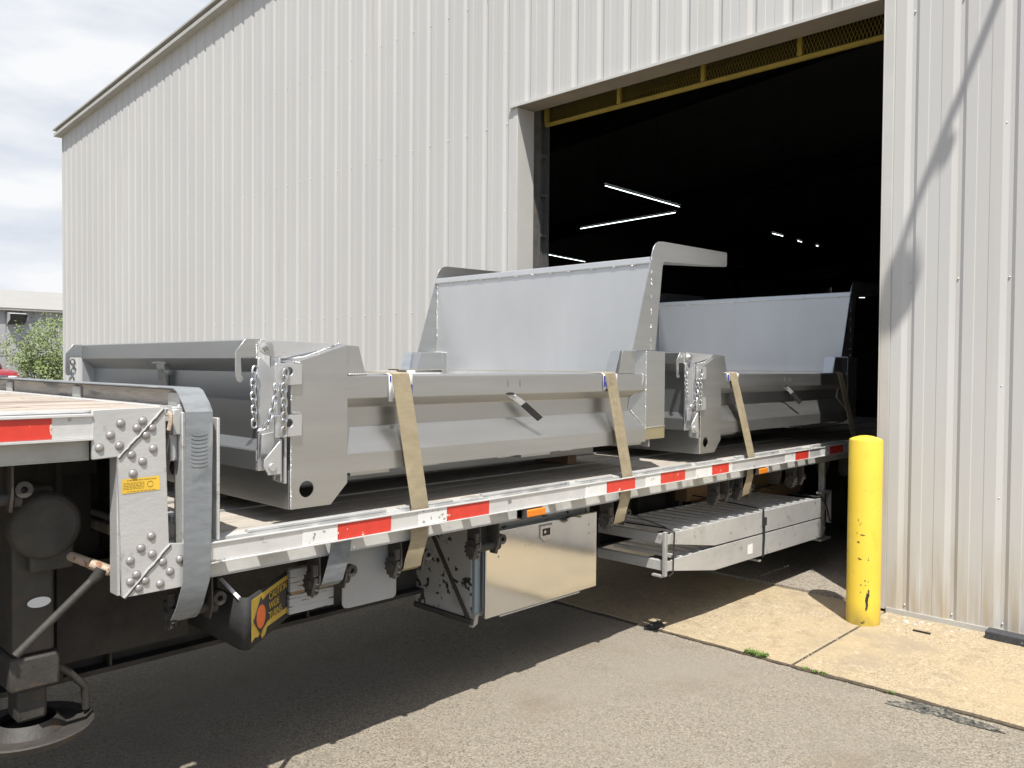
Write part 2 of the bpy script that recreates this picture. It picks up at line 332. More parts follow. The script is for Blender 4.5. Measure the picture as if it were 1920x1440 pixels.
# dirt filled joints (ragged)
jb = MB(); pts = [(4.60+random.uniform(-.008, .012), -6+14.5*k/240) for k in range(241)]+[(4.645, 8.5), (4.645, -6)]
jb.plate([pts], 'z', -.02, -.004); jb.box(4.64, 5.62, 2.132, 2.152, -.02, -.003); struct(jb.build('pavement_joint', 'joint'))
tb = MB()
pts = []
for k in range(40):
    t = 2*math.pi*k/40; r = 1+.35*math.sin(3*t+1)+.22*random.uniform(-1, 1); pts.append((4.535+.075*r*math.cos(t), 1.33+.22*r*math.sin(t)))
struct(tb.plate([pts], 'z', -.011, -.007).build('asphalt_patch', 'tar'))

# ================================================================ WAREHOUSE
XW = 6.117; DL, DR, DH = 5.845, 2.205, 4.392; YL = 19.40
wh = thing('warehouse', 'large off-white ribbed metal warehouse with an open truck doorway', 'building', (XW, 10, 0))
def rake(y): return 6.665+(YL-abs(y))*.0745
prof = []   # (y, recess) going towards -y ; period P
P0 = .3066; y = 2.067+P0*57
while y > -19.4:
    for dy, d in ((0, 0), (-.037, .016), (-.062, .016), (-.086, 0), (-.152, 0), (-.157, .0025), (-.232, .0025), (-.237, 0)):
        if -19.4 < y+dy < YL: prof.append((y+dy, d))
    y -= P0
ex = []
for q in (DL, DR):
    for (a, da), (b_, db) in zip(prof, prof[1:]):
        if b_ < q < a: ex.append((q, da+(db-da)*(a-q)/(a-b_)))
prof = sorted(set([(YL, 0)]+prof+ex), key=lambda p: -p[0])
wb = MB()
for (ya, da), (yb, db) in zip(prof, prof[1:]):
    zb = DH if DR-1e-6 <= yb and ya <= DL+1e-6 else .03
    lv = [zb, 3.4, 5.2] if zb < 3 else [zb, 5.2]
    for i, z0 in enumerate(lv):
        za1, zb1 = (rake(ya), rake(yb)) if i == len(lv)-1 else (lv[i+1], lv[i+1])
        wb.add([(XW+da, ya, z0), (XW+db, yb, z0), (XW+db, yb, zb1), (XW+da, ya, za1)], [(0, 1, 2, 3)])
wb.build('front_wall', 'siding', wh, smooth=False)
# screws along the grooves
sb = MB(); k = 0; y = 2.067+P0*56-.052
while y > -2:
    indoor = DR < y < DL
    for z in (.075, 2.36, 4.24, 5.6):
        if indoor and z < DH: continue
        if z < rake(y)-.2: sb.dome((XW+.0155, y, z+random.uniform(-.01, .01)), (-1, 0, 0), .0072, .009, 10, 3)
    if k % 3 == 1:
        for z in (.9, 1.64, 3.36, 5.0):
            if not indoor: sb.dome((XW+.012, y+.035, z), (-1, 0, -.0), .008, .009, 10, 3)
    y -= P0; k += 1
sb.build('wall_screws', 'screw', wh)['kind'] = 'stuff'
# backing and interior shell
lin = MB()
lin.box(XW+.06, XW+.20, DL+.09, YL-.02, .02, 6.5); lin.box(XW+.06, XW+.20, -19.38, DR-.09, .02, 6.5); lin.box(XW+.06, XW+.20, DR-.09, DL+.09, DH+.35, 6.5)
lin.plate([[(YL-.02, 6.5), (0, 8.05), (-19.38, 6.5)]], 'x', XW+.06, XW+.20)
lin.build('inner_wall', 'liner', wh)
side = MB(); side.box(XW+.03, 46, YL-.06, YL, .02, 6.62); side.build('side_wall', 'siding', wh); 
side = MB(); side.box(XW+.03, 46, -19.4, -19.34, .02, 6.62); side.build('side_wall', 'siding', wh)
side = MB(); side.plate([[(-19.3, .02), (19.3, .02), (19.3, 6.6), (0, 8.0), (-19.3, 6.6)]], 'x', 45.9, 46); side.build('rear_wall', 'liner', wh)
rf = MB(); rf.plate([[(YL+.05, 6.66), (0, 8.105), (-19.45, 6.66), (-19.45, 6.60), (0, 8.045), (YL+.05, 6.60)]], 'x', XW+.02, 46.1); rf.build('roof', 'fascia', wh)
# interior steel so that the dark hall is not an empty box
for xx in (13, 20, 27, 34, 41):
    fr = MB(); fr.box(xx, xx+.2, 18.6, 18.8, .02, 6.2); fr.box(xx, xx+.2, -18.8, -18.6, .02, 6.2)
    fr.plate([[(18.8, 6.2), (0, 7.6), (-18.8, 6.2), (-18.8, 5.7), (0, 7.2), (18.8, 5.7)]], 'x', xx, xx+.2); fr.build('portal_frame', 'frame_dark', wh)
# rake fascia: stepped sculptured trim
rk = MB(); slope = .0745
def rtrim(x0, x1, z0, z1):
    a, b_ = YL+.16, 0
    rk.add([(x, yy, zz+rake(min(yy, YL)) + (-(yy-YL)*slope if yy > YL else 0)) for yy in (a, b_) for x, zz in ((x0, z0), (x1, z0), (x1, z1), (x0, z1))],
           [(0, 1, 2, 3), (7, 6, 5, 4), (0, 4, 5, 1), (1, 5, 6, 2), (2, 6, 7, 3), (3, 7, 4, 0)])
rtrim(5.985, XW+.03, -.045, .015); rtrim(6.035, XW+.03, .017, .075); rtrim(5.965, XW+.03, .077, .108)
rk.build('rake_trim', 'fascia', wh)
ct = MB(); ct.box(XW-.012, XW+.10, YL-.005, YL+.012, .03, 6.62); ct.build('corner_trim', 'trim', wh)
# door opening trims
tr = MB()
tr.box(XW-.012, XW+.004, DR-.062, DR+.0, .02, DH+.6)                       # right casing, outer flange
tr.box(XW-.014, XW+.235, DR+.0005, DR+.012, .02, DH-.004)                   # right reveal
tr.build('door_jamb', 'trim', wh, bevel=.002)
tr = MB(); tr.box(XW-.006, XW+.002, DL, DL+.052, .02, DH-.002); tr.box(XW-.008, XW+.24, DL-.012, DL-.0005, .02, DH-.006); tr.build('door_jamb', 'trim', wh, bevel=.002)
tr = MB(); tr.box(XW-.035, XW-.030, DR+.002, DL+.09, DH-.012, DH+.014); tr.box(XW-.0295, XW+.02, DR+.002, DL+.09, DH+.008, DH+.014)
tr.build('door_header', 'trim', wh, bevel=.0015)
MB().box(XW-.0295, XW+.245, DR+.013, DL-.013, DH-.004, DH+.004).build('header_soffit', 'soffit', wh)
bt = MB(); bt.box(XW-.012, XW+.04, -19, DR-.07, .0, .034); bt.box(XW-.012, XW+.04, DL+.06, YL, .0, .034); bt.build('base_trim', 'fascia', wh)
# steel jambs and lift track inside
st = MB(); st.box(XW+.245, XW+.38, DL+.015, DL+.09, .02, 4.7); st.build('steel_jamb', 'rusty_steel', wh)
st = MB(); st.box(XW+.245, XW+.38, DR-.08, DR-.01, .02, 4.7); st.build('steel_jamb', 'rusty_steel', wh)
st = MB(); st.box(6.60, 6.63, DL+.01, DL+.075, .02, 4.75); st.box(6.50, 6.63, DL+.075, DL+.08, .02, 4.75)
for z in [.6+.42*k for k in range(9)]: st.box(6.50, 6.62, DL+.02, DL+.24, z, z+.035)
st.build('door_track', 'fence_metal', wh)
# yellow expanded metal guard under the header
gd = MB(); X0 = 6.52
gd.box(X0, X0+.035, 2.15, DL-.02, 4.268, 4.300)
for yy in (DL-.03, 4.87, 3.94, 3.04, 2.2): gd.box(X0-.002, X0+.03, yy-.02, yy+.02, 4.3065, 4.66)
gd.box(X0, X0+.03, 2.15, DL-.02, 4.66, 4.70)
gd.build('door_guard', 'yellow_dull', wh)
ms = MB(); dz = .36; step = .030
n = int((3.66)/step)
for i in range(-12, n+1):
    for sgn in (1, -1):
        ya = 2.16+i*step; yb = ya+dz*.40
        if sgn < 0: ya, yb = yb, ya
        a = Vector((X0+.015, ya, 4.30)); b_ = Vector((X0+.015, yb, 4.66))
        lo, hi = 2.16, DL-.03
        ts = [0, 1]
        if abs(yb-ya) > 0:
            t0 = (lo-ya)/(yb-ya); t1 = (hi-ya)/(yb-ya); t0, t1 = min(t0, t1), max(t0, t1); t0 = max(t0, 0); t1 = min(t1, 1)
        if t1-t0 < .03: continue
        p, q = a.lerp(b_, t0), a.lerp(b_, t1); w = .0030
        ms.add([(p.x+.002*sgn, p.y-w/2, p.z), (p.x+.002*sgn, p.y+w/2, p.z), (q.x+.002*sgn, q.y+w/2, q.z), (q.x+.002*sgn, q.y-w/2, q.z)], [(0, 1, 2, 3)])
ms.build('guard_mesh', 'yellow_dull', wh, smooth=False)
# wall lamp above the frame; its arm and shade throw the shadow seen right of the door
lm = MB(); ym, zm = .20, 7.60
arm = [(XW, ym, zm), (XW-.5, ym, zm), (XW-1.2, ym, zm), (XW-1.72, ym, zm), (XW-1.80, ym, zm-.10)]
lm.tube(arm, [.024, .024, .027, .027, .027], 12); lm.cyl((XW-.02, ym, zm), (XW+.03, ym, zm), .06); wl = lm.build('lamp_arm', 'white_metal', wh)
lm = MB(); lm.tube([(XW-1.80, ym, zm-.06), (XW-1.80, ym, zm-.12), (XW-1.80, ym, zm-.20), (XW-1.80, ym, zm-.36)], [.04, .06, .09, .11], 24); lm.build('lamp_shade', 'white_metal', wh)
lm = MB(); lm.cyl((XW-1.56, ym-.075, zm-.02), (XW-1.56, ym, zm-.02), .045, 12); lm.build('lamp_clamp', 'white_metal', wh)

# fluorescent tubes hanging in the hall
def tube_light(a, b_, label, roof=7.0):
    a, b_ = Vector(a), Vector(b_); d = (b_-a).normalized(); t = thing('fluorescent_light', label, 'light', tuple((a+b_)/2), 'fluorescent lights hanging in the dark hall')
    MB().cyl(a, b_, .0055, 10).build('tube', 'tube', t)
    h = MB(); s = d.cross(Vector((0, 0, 1))).normalized()*.05; z0, z1 = Vector((0, 0, .03)), Vector((0, 0, .09))
    h.add([a-s+z0, a+s+z0, b_+s+z0, b_-s+z0, a-s*.6+z1, a+s*.6+z1, b_+s*.6+z1, b_-s*.6+z1], [(0, 3, 2, 1), (4, 5, 6, 7), (0, 1, 5, 4), (1, 2, 6, 5), (2, 3, 7, 6), (3, 0, 4, 7)])
    h.cyl(a-d*.02, a+d*.03, .02, 10); h.cyl(b_-d*.03, b_+d*.02, .02, 10)
    h.build('housing', 'frame_dark', t)
    for q in (.2, .8): p = a.lerp(b_, q); MB().cyl(p+Vector((0, 0, .09)), (p.x, p.y, roof), .004, 5).build('hanger', 'frame_dark', t)
def sc(p, z=4.75):
    k = (z-1.75)/3.75; return (p[0]*k, p[1]*k, z)
tube_light(sc((13.631, 10.552)), sc((16.689, 10.647)), 'nearest and brightest tube light high inside the doorway, sloping down to the right')
tube_light(sc((17.537, 14.366)), sc((17.222, 11.059)), 'dim tube light below the brightest one, rising to the right inside the doorway')
tube_light(sc((20.1, 18.4)), sc((23.229, 18.742)), 'tube light low by the left door track, just above the steel bulkhead')
tube_light(sc((21.603, 10.811)), sc((22.355, 10.813)), 'longest of the three small distant lights in a row right of the bulkhead arm')
tube_light(sc((23.348, 10.892)), sc((23.75, 10.892)), 'middle of the three small distant lights in a row right of the bulkhead arm')
tube_light(sc((24.63, 10.891)), sc((24.9, 10.891)), 'smallest and rightmost of the three distant lights in a row above the steel bodies')
tube_light(sc((44.314, 17.192), 4.2), sc((44.552, 16.892), 4.2), 'tiny far light low beside the right door jamb, above the second steel body')
# ================================================================ TRAILER
T = thing('flatbed_trailer', 'white aluminium step deck trailer carrying two steel dump bodies, backed into the doorway', 'trailer', (3, 4.14, 0))
NY, FY = 2.85, 5.43                     # near and far edges
def mir(y): return NY+FY-y
XS, XE = 1.24, 11.2
for sgn in (0, 1):
    Y = (lambda v: v) if sgn == 0 else mir
    b = MB(); b.box(XS+.02, XE, Y(2.9115), Y(2.920), .958, 1.098); b.box(XS+.02, XE, Y(2.909), Y(2.96), .9545, .9575)
    b.box(XS+.02, XE, Y(2.9205), Y(2.985), 1.088, 1.0985)
    k = 0; x = 2.955-.63*3+.03
    while x < XE-.7:
        for c, w in ((.142, .036), (.332, .036), (.556, .11)): b.box(x+c-w/2+.0, x+c+w/2, Y(2.8605), Y(2.911), 1.030, 1.084)
        x += .63
    b.build('side_rail', 'alu_web', T)
    b = MB(); b.box(XS+.07, XE, Y(2.852), Y(2.860), 1.0265, 1.092); b.box(XS+.07, XE, Y(2.845), Y(2.8605), 1.0925, 1.0985); b.box(XS+.07, XE, Y(2.843), Y(2.8605), 1.0205, 1.026)
    b.build('rub_rail', 'alu_bright', T, bevel=.0012)
    b = MB(); x = 1.57
    while x < XE-.4:       # short extruded nailing rail with chipped corners and track slots
        b.box(x, x+.66, Y(2.912), Y(2.945), 1.0995, 1.112); b.box(x+.74, x+1.06, Y(2.914), Y(2.945), 1.0995, 1.107); x += 1.26
    b.build('deck_edge', 'alu', T, bevel=.002)
# lower deck planks
b = MB(); y = 2.986
while y < mir(2.99):
    w = .138; b.box(XS, XE, y, min(y+w, mir(2.986)), 1.062, 1.0985+random.uniform(-.0015, .0015)); y += w+.006
b.build('lower_deck', 'plank', T, bevel=.002)
b = MB()
for yy in (3.40, 3.78, 4.48, 4.87): b.box(XS, XE, yy, yy+.018, 1.10, 1.108)
b.build('deck_strip', 'alu_dirty', T)
x = 1.5
while x < XE:
    MB().box(x, x+.004, 2.915, FY-.065, .985, 1.06).box(x-.03, x+.034, 2.915, FY-.065, .9785, .9845).build('crossmember', 'frame_dark', T); x += .61
for yy in (3.62, 4.56):
    b = MB(); b.box(-2.3, XE, yy-.008, yy+.008, .49, 1.05); b.box(-2.3, XE, yy-.075, yy+.075, .468, .489)
    b.box(-2.3, XS, yy-.075, yy+.075, 1.30, 1.43); b.box(-2.3, XS, yy-.0075, yy+.0075, 1.05, 1.30)
    xx = -2.0
    while xx < 10.5: b.box(xx, xx+.01, yy-.07, yy-.0085, .49, 1.04); xx += .47
    b.build('main_beam', 'frame_dark', T)
# upper deck
for sgn in (0, 1):
    Y = (lambda v: v) if sgn == 0 else mir
    b = MB(); b.box(-2.4, .985, Y(2.885), Y(2.90), 1.432, 1.582); b.box(-2.4, .985, Y(2.885), Y(2.95), 1.4265, 1.4315); b.build('side_rail', 'alu_dirty', T)
    b = MB(); b.box(-2.4, .985, Y(2.852), Y(2.864), 1.504, 1.572); b.box(-2.4, .985, Y(2.842), Y(2.884), 1.5725, 1.581); b.box(-2.4, .985, Y(2.843), Y(2.868), 1.495, 1.5035)
    for x in (-2.2, -1.9, -1.6, -1.3, -1.0, -.7, -.4, -.1, .2, .5, .66, .93): b.box(x-.02, x+.02, Y(2.8645), Y(2.8845), 1.506, 1.57)
    b.build('rub_rail', 'alu_bright', T, bevel=.0012)
b = MB(); y = 2.905
while y < mir(2.91):
    b.box(-2.4, 1.265, y, y+.15, 1.552, 1.590+random.uniform(-.0015, .0015)); y += .158
b.build('upper_deck', 'plank_pale', T, bevel=.003)
b = MB(); b.box(-2.4, .99, 2.8855, 2.9045, 1.583, 1.5935); b.box(1.266, 1.31, 2.90, FY-.05, 1.50, 1.592)
b.build('deck_edge', 'alu_bright', T, bevel=.002)
for x in (-2, -1.4, -.8, -.2, .4, .95): MB().box(x, x+.06, 2.92, FY-.07, 1.44, 1.54).build('crossmember', 'frame_dark', T)
# open step: two low cross bars only
b = MB(); b.box(1.286, 1.33, 2.95, FY-.1, 1.165, 1.195); b.build('step_beam', 'alu', T, bevel=.002)
b = MB(); b.box(1.25, 1.27, 2.95, FY-.1, 1.112, 1.135); b.build('step_beam', 'alu', T, bevel=.002)
MB().box(1.272, 1.284, 3.06, FY-.11, .98, 1.53).build('step_wall', 'frame_dark', T)
# gooseneck side plates
for sgn in (0, 1):
    Y = (lambda v: v) if sgn == 0 else mir
    poly = [(.983, 1.594), (1.224, 1.597), (1.226, 1.45), (1.236, 1.118), (1.36, 1.1005), (1.36, .957), (1.30, .957), (1.078, .957), (1.062, 1.434), (.983, 1.430)]
    b = MB(); b.plate([poly], 'y', Y(2.85), Y(2.864)); b.box(1.066, 1.078, Y(2.8645), Y(2.93), .962, 1.43); b.box(1.08, 1.35, Y(2.8645), Y(2.93), .957, .968)
    b.build('side_plate', 'alu', T, bevel=.003)
rivets = [(1.073, 1.546), (1.146, 1.551), (1.127, 1.528), (1.04, 1.508), (1.177, 1.526), (1.156, 1.502), (1.069, 1.471), (1.108, 1.438), (1.181, 1.454), (1.145, 1.413), (1.113, 1.374), (1.005, 1.468), (1.174, 1.153), (1.139, 1.116), (1.177, 1.09), (1.103, 1.079), (1.213, 1.057), (1.124, 1.028), (1.104, 1.007), (1.153, 1.002), (1.131, .981), (1.204, .982), (1.239, 1.019), (1.274, 1.056)]
for x, z in rivets: MB().dome((x, 2.8495, z), (0, -1, 0), .0135, .009, 18, 5).cyl((x, 2.8497, z), (x, 2.8485, z), .0155, 18).build('rivet', 'rivet', T)
def wavy(a, b_, n=26, amp=.003):
    return [(a[0]+(b_[0]-a[0])*k/n+random.uniform(-amp, amp), 2.848, a[1]+(b_[1]-a[1])*k/n+random.uniform(-amp, amp)) for k in range(n+1)]
for a, b_ in (((1.216, 1.591), (1.066, 1.432)), ((1.237, 1.116), (1.083, .957))):
    pts = wavy(a, b_, 16, .0016); MB().tube(pts, .0042, 6).build('weld_seam', 'alu_dirty', T)
    MB().tube([(p[0]+.0035, 2.8468, p[2]-.0035) for p in pts], .0026, 5).build('weld_gap', 'frame_dark', T)
# yellow decal with its unreadable small print
MB().plate([[(1.077, 1.357), (1.203, 1.359), (1.204, 1.311), (1.077, 1.308)]], 'y', 2.8485, 2.8493).build('yellow_decal', 'yellow_decal', T)
b = MB()
random.seed(3)
for r_, z in enumerate((1.352, 1.343, 1.338, 1.333, 1.328, 1.323, 1.314)):
    x = 1.093 if r_ in (0, 6) else 1.081
    xe = 1.19 if r_ in (0, 6) else 1.150
    while x < xe:
        w = random.uniform(.003, .012); b.box(x, min(x+w, xe), 2.8479, 2.8484, z-.0006-(r_ == 0)*.0008, z+.0004); x += w+.0025
b.tube([(1.170+.010*math.cos(t), 2.848, 1.334+.010*math.sin(t)) for t in [k*.5 for k in range(13)]], .0006, 4); b.build('decal_print', 'decal_ink', T)
# conspicuity tape
def tape(x0, x1, z0, z1, m, y=2.8505):
    MB().plate([[(x0+random.uniform(-.002, .002), z0), (x1, z0+.0005), (x1+random.uniform(-.003, .003), z1), (x0, z1)]], 'y', y, y+.0012).build('reflective_tape', m, T)
for x0, x1 in ((1.935, 2.207), (2.531, 2.805), (3.745, 4.02), (4.291, 4.567), (4.90, 5.125), (6.155, 6.39), (6.80, 7.075), (7.7, 7.98)): tape(x0, x1, 1.027, 1.0915, 'red_tape')
for x0, x1 in ((1.77, 1.933), (2.36, 2.529), (3.555, 3.743), (4.13, 4.289), (4.70, 4.898), (5.98, 6.153), (6.62, 6.798), (5.127, 5.17), (6.392, 6.42)): tape(x0, x1, 1.027, 1.0915, 'white_tape')
tape(.585, .863, 1.505, 1.571, 'red_tape'); tape(-.2, .06, 1.505, 1.571, 'red_tape'); tape(.40, .583, 1.505, 1.571, 'white_tape')
# marker lights
for x in (3.137, 5.61, 9.2):
    b = MB(); b.box(x-.085, x-.072, 2.838, 2.897, .972, 1.016); b.box(x-.085, x+.075, 2.862, 2.896, .965, 1.012); lb = b.build('marker_light', 'frame_mid', T)
    MB().box(x-.071, x+.071, 2.838, 2.8615, .973, 1.012).build('lens', 'amber', lb, bevel=.006)
# kick board behind the upper deck
b = MB(); b.box(1.33, 1.37, 2.955, 5.28, 1.46, 1.652); b.build('end_board', 'board_grey', T, bevel=.004)
for yy in (3.00, 4.02, 5.05): MB().box(1.318, 1.329, yy-.05, yy+.05, 1.50, 1.642).build('board_bracket', 'alu_dirty', T, bevel=.004)
# end posts at the step
for sgn in (0, 1):
    Y = (lambda v: v) if sgn == 0 else mir
    b = MB(); b.box(1.288, 1.300, Y(2.862), Y(2.93), 1.10, 1.575); b.box(1.3005, 1.418, Y(2.92), Y(2.93), 1.10, 1.60); b.box(1.4185, 1.430, Y(2.862), Y(2.93), 1.10, 1.55)
    b.box(1.262, 1.2875, Y(2.875), Y(2.93), 1.495, 1.585); b.box(1.262, 1.2875, Y(2.90), Y(2.93), 1.40, 1.494)
    b.build('end_post', 'alu', T, bevel=.003)
b = MB(); b.tube([(1.232+.011*math.cos(t), 2.862, 1.578+.011*math.sin(t)) for t in [k*2*math.pi/14 for k in range(14)]], .0045, 7, closed=True); b.box(1.225, 1.262, 2.886, 2.90, 1.545, 1.60); b.build('pin_socket', 'alu', T)
MB().tube([(1.240, 2.868, 1.580), (1.242, 2.848, 1.566), (1.240, 2.845, 1.545), (1.234, 2.848, 1.515)], [.0065, .0085, .0085, .0075], 8).build('rusty_pin', 'tan_metal', T)

# winches under the rail
def winch(x, z0=.955, m='frame_mid'):
    b = MB()
    for xx in (x-.068, x+.062): b.plate([[(2.900, z0), (2.985, z0), (2.985, z0-.10), (2.96, z0-.155), (2.915, z0-.155), (2.895, z0-.10)]], 'x', xx, xx+.007)
    b.box(x-.068, x+.069, 2.986, 2.992, z0-.12, z0)
    w = b.build('winch', m, T, bevel=.001)
    b = MB(); b.cyl((x-.085, 2.94, z0-.115), (x+.085, 2.94, z0-.115), .020, 14); b.build('winch_drum', 'gear_paint', w)
    n = 13; g = []
    for k in range(n):
        t = 2*math.pi*k/n; g += [(2.94+.043*math.cos(t), z0-.115+.043*math.sin(t)), (2.94+.055*math.cos(t+.12), z0-.115+.055*math.sin(t+.12))]
    b = MB(); b.plate([g], 'x', x-.088, x-.076); b.cyl((x-.10, 2.94, z0-.115), (x-.088, 2.94, z0-.115), .02, 12); b.box(x-.098, x-.074, 2.896, 2.912, z0-.075, z0-.03); b.build('ratchet_wheel', 'gear_paint', w)
    b = MB(); b.tube([(x+.097, 2.94, z0-.115), (x+.075, 2.94, z0-.115)], .027, 16)
    b.plate([circ(x+.100, z0-.085, .026, 18), circ(x+.100, z0-.085, .011, 12)], 'y', 2.905, 2.93); b.build('winch_cap', 'gear_paint', w)
for x in (1.352, 1.945, 2.369, 2.86, 3.935, 5.15, 5.475, 6.35, 7.40): winch(x)
winch(.70, 1.43)
# landing gear
b = MB(); b.box(.826, .958, 3.14, 3.30, .74, 1.32); b.box(.815, .972, 3.125, 3.315, .62, .739)
b.box(.845, .94, 3.16, 3.28, .50, .619); lg = b.build('landing_gear', 'gear_paint', T, bevel=.012)
b = MB(); b.tube([(.915, 3.139, 1.19), (.915, 3.09, 1.19), (.915, 3.07, 1.19)], [.115, .115, .10], 30); b.box(.87, 1.01, 3.10, 3.15, 1.03, 1.19); b.build('gearbox', 'gear_paint', lg, bevel=.01)
b = MB(); b.cyl((.985, 3.14, 1.075), (1.035, 3.02, 1.052), .017, 12); b.cyl((1.035, 3.02, 1.052), (1.088, 2.985, 1.022), .019, 12)
b.cyl((1.083, 2.982, 1.012), (1.088, 2.978, 1.034), .010, 8); b.build('crank_shaft', 'tan_metal', lg)
b = MB(); b.tube([(1.062, 2.992, 1.035), (1.05, 2.995, 1.012), (1.03, 3.0, .995)], [.022, .02, .014], 10); b.cyl((1.03, 3.0, .995), (.80, 3.01, .79), .0135, 12); b.build('crank_handle', 'gear_paint', lg)
b = MB(); b.plate([circ(.908, .918, .037, 26, .018)], 'y', 3.1375, 3.1385); b.build('oval_label', 'card_white', lg)
# sand shoe: a dish with rolled rim
b = MB(); c = (.89, 3.21)
for k, (r0, z0_, r1, z1_) in enumerate(((.09, .50, .12, .462), (.12, .462, .185, .456), (.185, .456, .205, .474), (.205, .474, .211, .470), (.211, .470, .192, .444), (.192, .444, .0, .442))):
    n = 48
    vs = [(c[0]+r0*math.cos(2*math.pi*i/n), c[1]+r0*math.sin(2*math.pi*i/n), z0_) for i in range(n)]+[(c[0]+r1*math.cos(2*math.pi*i/n), c[1]+r1*math.sin(2*math.pi*i/n), z1_) for i in range(n)]
    b.add(vs, [(i, (i+1) % n, (i+1) % n+n, i+n) for i in range(n)])
b.build('sand_shoe', 'gear_paint', lg)
b = MB(); b.tube([(.94, 3.15, .70), (1.01, 3.17, .64), (1.07, 3.19, .57), (1.08, 3.20, .48)], .014, 10); b.build('shoe_brace', 'gear_paint', lg)
lg2 = MB().box(.826, .958, 4.90, 5.06, .50, 1.40).box(.80, .99, 4.85, 5.1, .44, .47).build('landing_gear', 'gear_paint', T, bevel=.01)
MB().cyl((.89, 3.31, 1.12), (.89, 4.9, 1.12), .02, 10).build('cross_shaft', 'frame_dark', T)
MB().box(1.02, 1.04, 3.32, 3.62, .55, 1.4).box(1.04, 1.6, 3.50, 3.52, .56, .95).build('gear_brace', 'frame_dark', T)
# hanging flap with the caution sign
b = MB(); b.prof([(1.515, 3.30), (1.515, 3.08), (1.512, 2.86), (1.517, 2.843), (1.530, 2.840), (1.71, 2.9855), (1.89, 3.131)], 'z', .675, .872)
fl = b.build('mud_flap', 'rubber', T); so_ = fl.modifiers.new('thick', 'SOLIDIFY'); so_.thickness = .008; so_.offset = 1
dx = Vector((1.848-1.535, 3.097-2.844, 0)); LN = dx.length; dx.normalize(); nrm = Vector((dx.y, -dx.x, 0))
def onsign(u, z, o): p = Vector((1.535, 2.844, 0))+dx*u+nrm*(.0105+o); return (p.x, p.y, z)
def signpoly(pts, o0, o1, name, m):
    n = len(pts); b = MB(); tri = tessellate_polygon([[Vector((p[0], p[1], 0)) for p in pts]])
    b.add([onsign(u, z, o0) for u, z in pts]+[onsign(u, z, o1) for u, z in pts], [tuple(t) for t in tri]+[tuple(i+n for i in t) for t in tri]+[(i, (i+1) % n, (i+1) % n+n, i+n) for i in range(n)])
    return b.build(name, m, T, smooth=False)
signpoly([(.0, .700), (.03, .708), (.06, .700), (.075, .71), (.10, .682), (.13, .69), (.15, .712), (LN, .703), (LN, .862), (.0, .858)], 0, .001, 'caution_sign', 'sign_yellow')
signpoly([(.10, .715), (.16, .735), (.385, .727), (.385, .843), (.16, .841), (.10, .830)], .0012, .0018, 'sign_panel', 'sign_black')
signpoly([(.012, .772), (.085, .70), (.158, .772), (.085, .850)], .002, .0026, 'sign_diamond', 'sign_black')
signpoly([(.085+.043*math.cos(t), .772+.045*math.sin(t)) for t in [k*2*math.pi/24 for k in range(24)]], .0028, .0034, 'sign_lamp', 'sign_orange')
p = onsign(.165, .812, 0); text('CAUTION\nWIDE\nTURNS', 'sign_lettering', 'sign_yellow', T, (p[0]+nrm.x*.003, p[1]+nrm.y*.003, p[2]), dx, (0, 0, 1), .041, .0, 1.05)
b = MB(); b.tube([(1.513, 3.02, .91), (1.505, 2.86, .868)], .0075, 6); b.build('flap_clip', 'card_white', T)
# painted board and grey plate hanging behind the rail
MB().box(1.83, 2.05, 3.05, 3.09, .695, .775).box(1.835, 2.05, 3.052, 3.09, .788, .885).build('painted_board', 'white_board', T, bevel=.003)
MB().box(1.84, 2.05, 3.0555, 3.085, .7755, .7875).build('board_stripe', 'lumber', T)
pl = [(2.06, .93), (2.355, .93), (2.355, .70), (2.35, .685), (2.335, .678), (2.09, .680), (2.07, .685), (2.06, .70)]
MB().plate([pl], 'y', 3.0, 3.006).box(2.1, 2.3, 3.0065, 3.05, .90, .955).build('splash_plate', 'grey_plate', T, bevel=.001)
# tool box
b = MB(); b.box(2.98, 3.98, 3.16, 3.62, .405, .93); tb_ = b.build('tool_box', 'box_paint', T, bevel=.003)
b = MB(); b.box(2.985, 3.01, 3.135, 3.16, .43, .93); b.box(2.985, 3.98, 3.13, 3.16, .895, .93); b.box(3.0105, 3.03, 3.142, 3.16, .42, .8945); b.build('box_frame', 'blue_grey', tb_, bevel=.004)
b = MB(); b.box(3.035, 3.985, 3.105, 3.135, .40, .862); b.build('box_door', 'polished', tb_, bevel=.006, seg=3)
b = MB(); b.plate([[(3.46, .84), (3.56, .84), (3.56, .775), (3.53, .752), (3.49, .752), (3.46, .775)], [(3.477, .823), (3.543, .823), (3.543, .783), (3.477, .783)]], 'y', 3.098, 3.1045)
b.cyl((3.495, 3.10, .805), (3.495, 3.094, .805), .010, 12); b.dome((3.51, 3.0975, .766), (0, -1, 0), .007, .004)
b.build('paddle_latch', 'chrome', tb_, bevel=.001)
MB().plate([[(3.4775, .8225), (3.5425, .8225), (3.5425, .7835), (3.4775, .7835)]], 'y', 3.1038, 3.1047).build('latch_recess', 'frame_mid', tb_)
MB().plate([[(3.452, .848), (3.568, .848), (3.568, .772), (3.535, .745), (3.485, .745), (3.452, .772)]], 'y', 3.1046, 3.1049).build('latch_gasket', 'alu_dirty', tb_)
b = MB()
for xx, zz in ((3.13, .775), (3.13, .72), (3.905, .79), (3.905, .735)): b.dome((xx, 3.1045, zz), (0, -1, 0), .007, .004, 10, 3)
b.build('door_bolts', 'chrome', tb_)
MB().cyl((3.16, 3.125, .388), (3.84, 3.125, .388), .0055, 8).build('hinge_rod', 'screw', tb_)
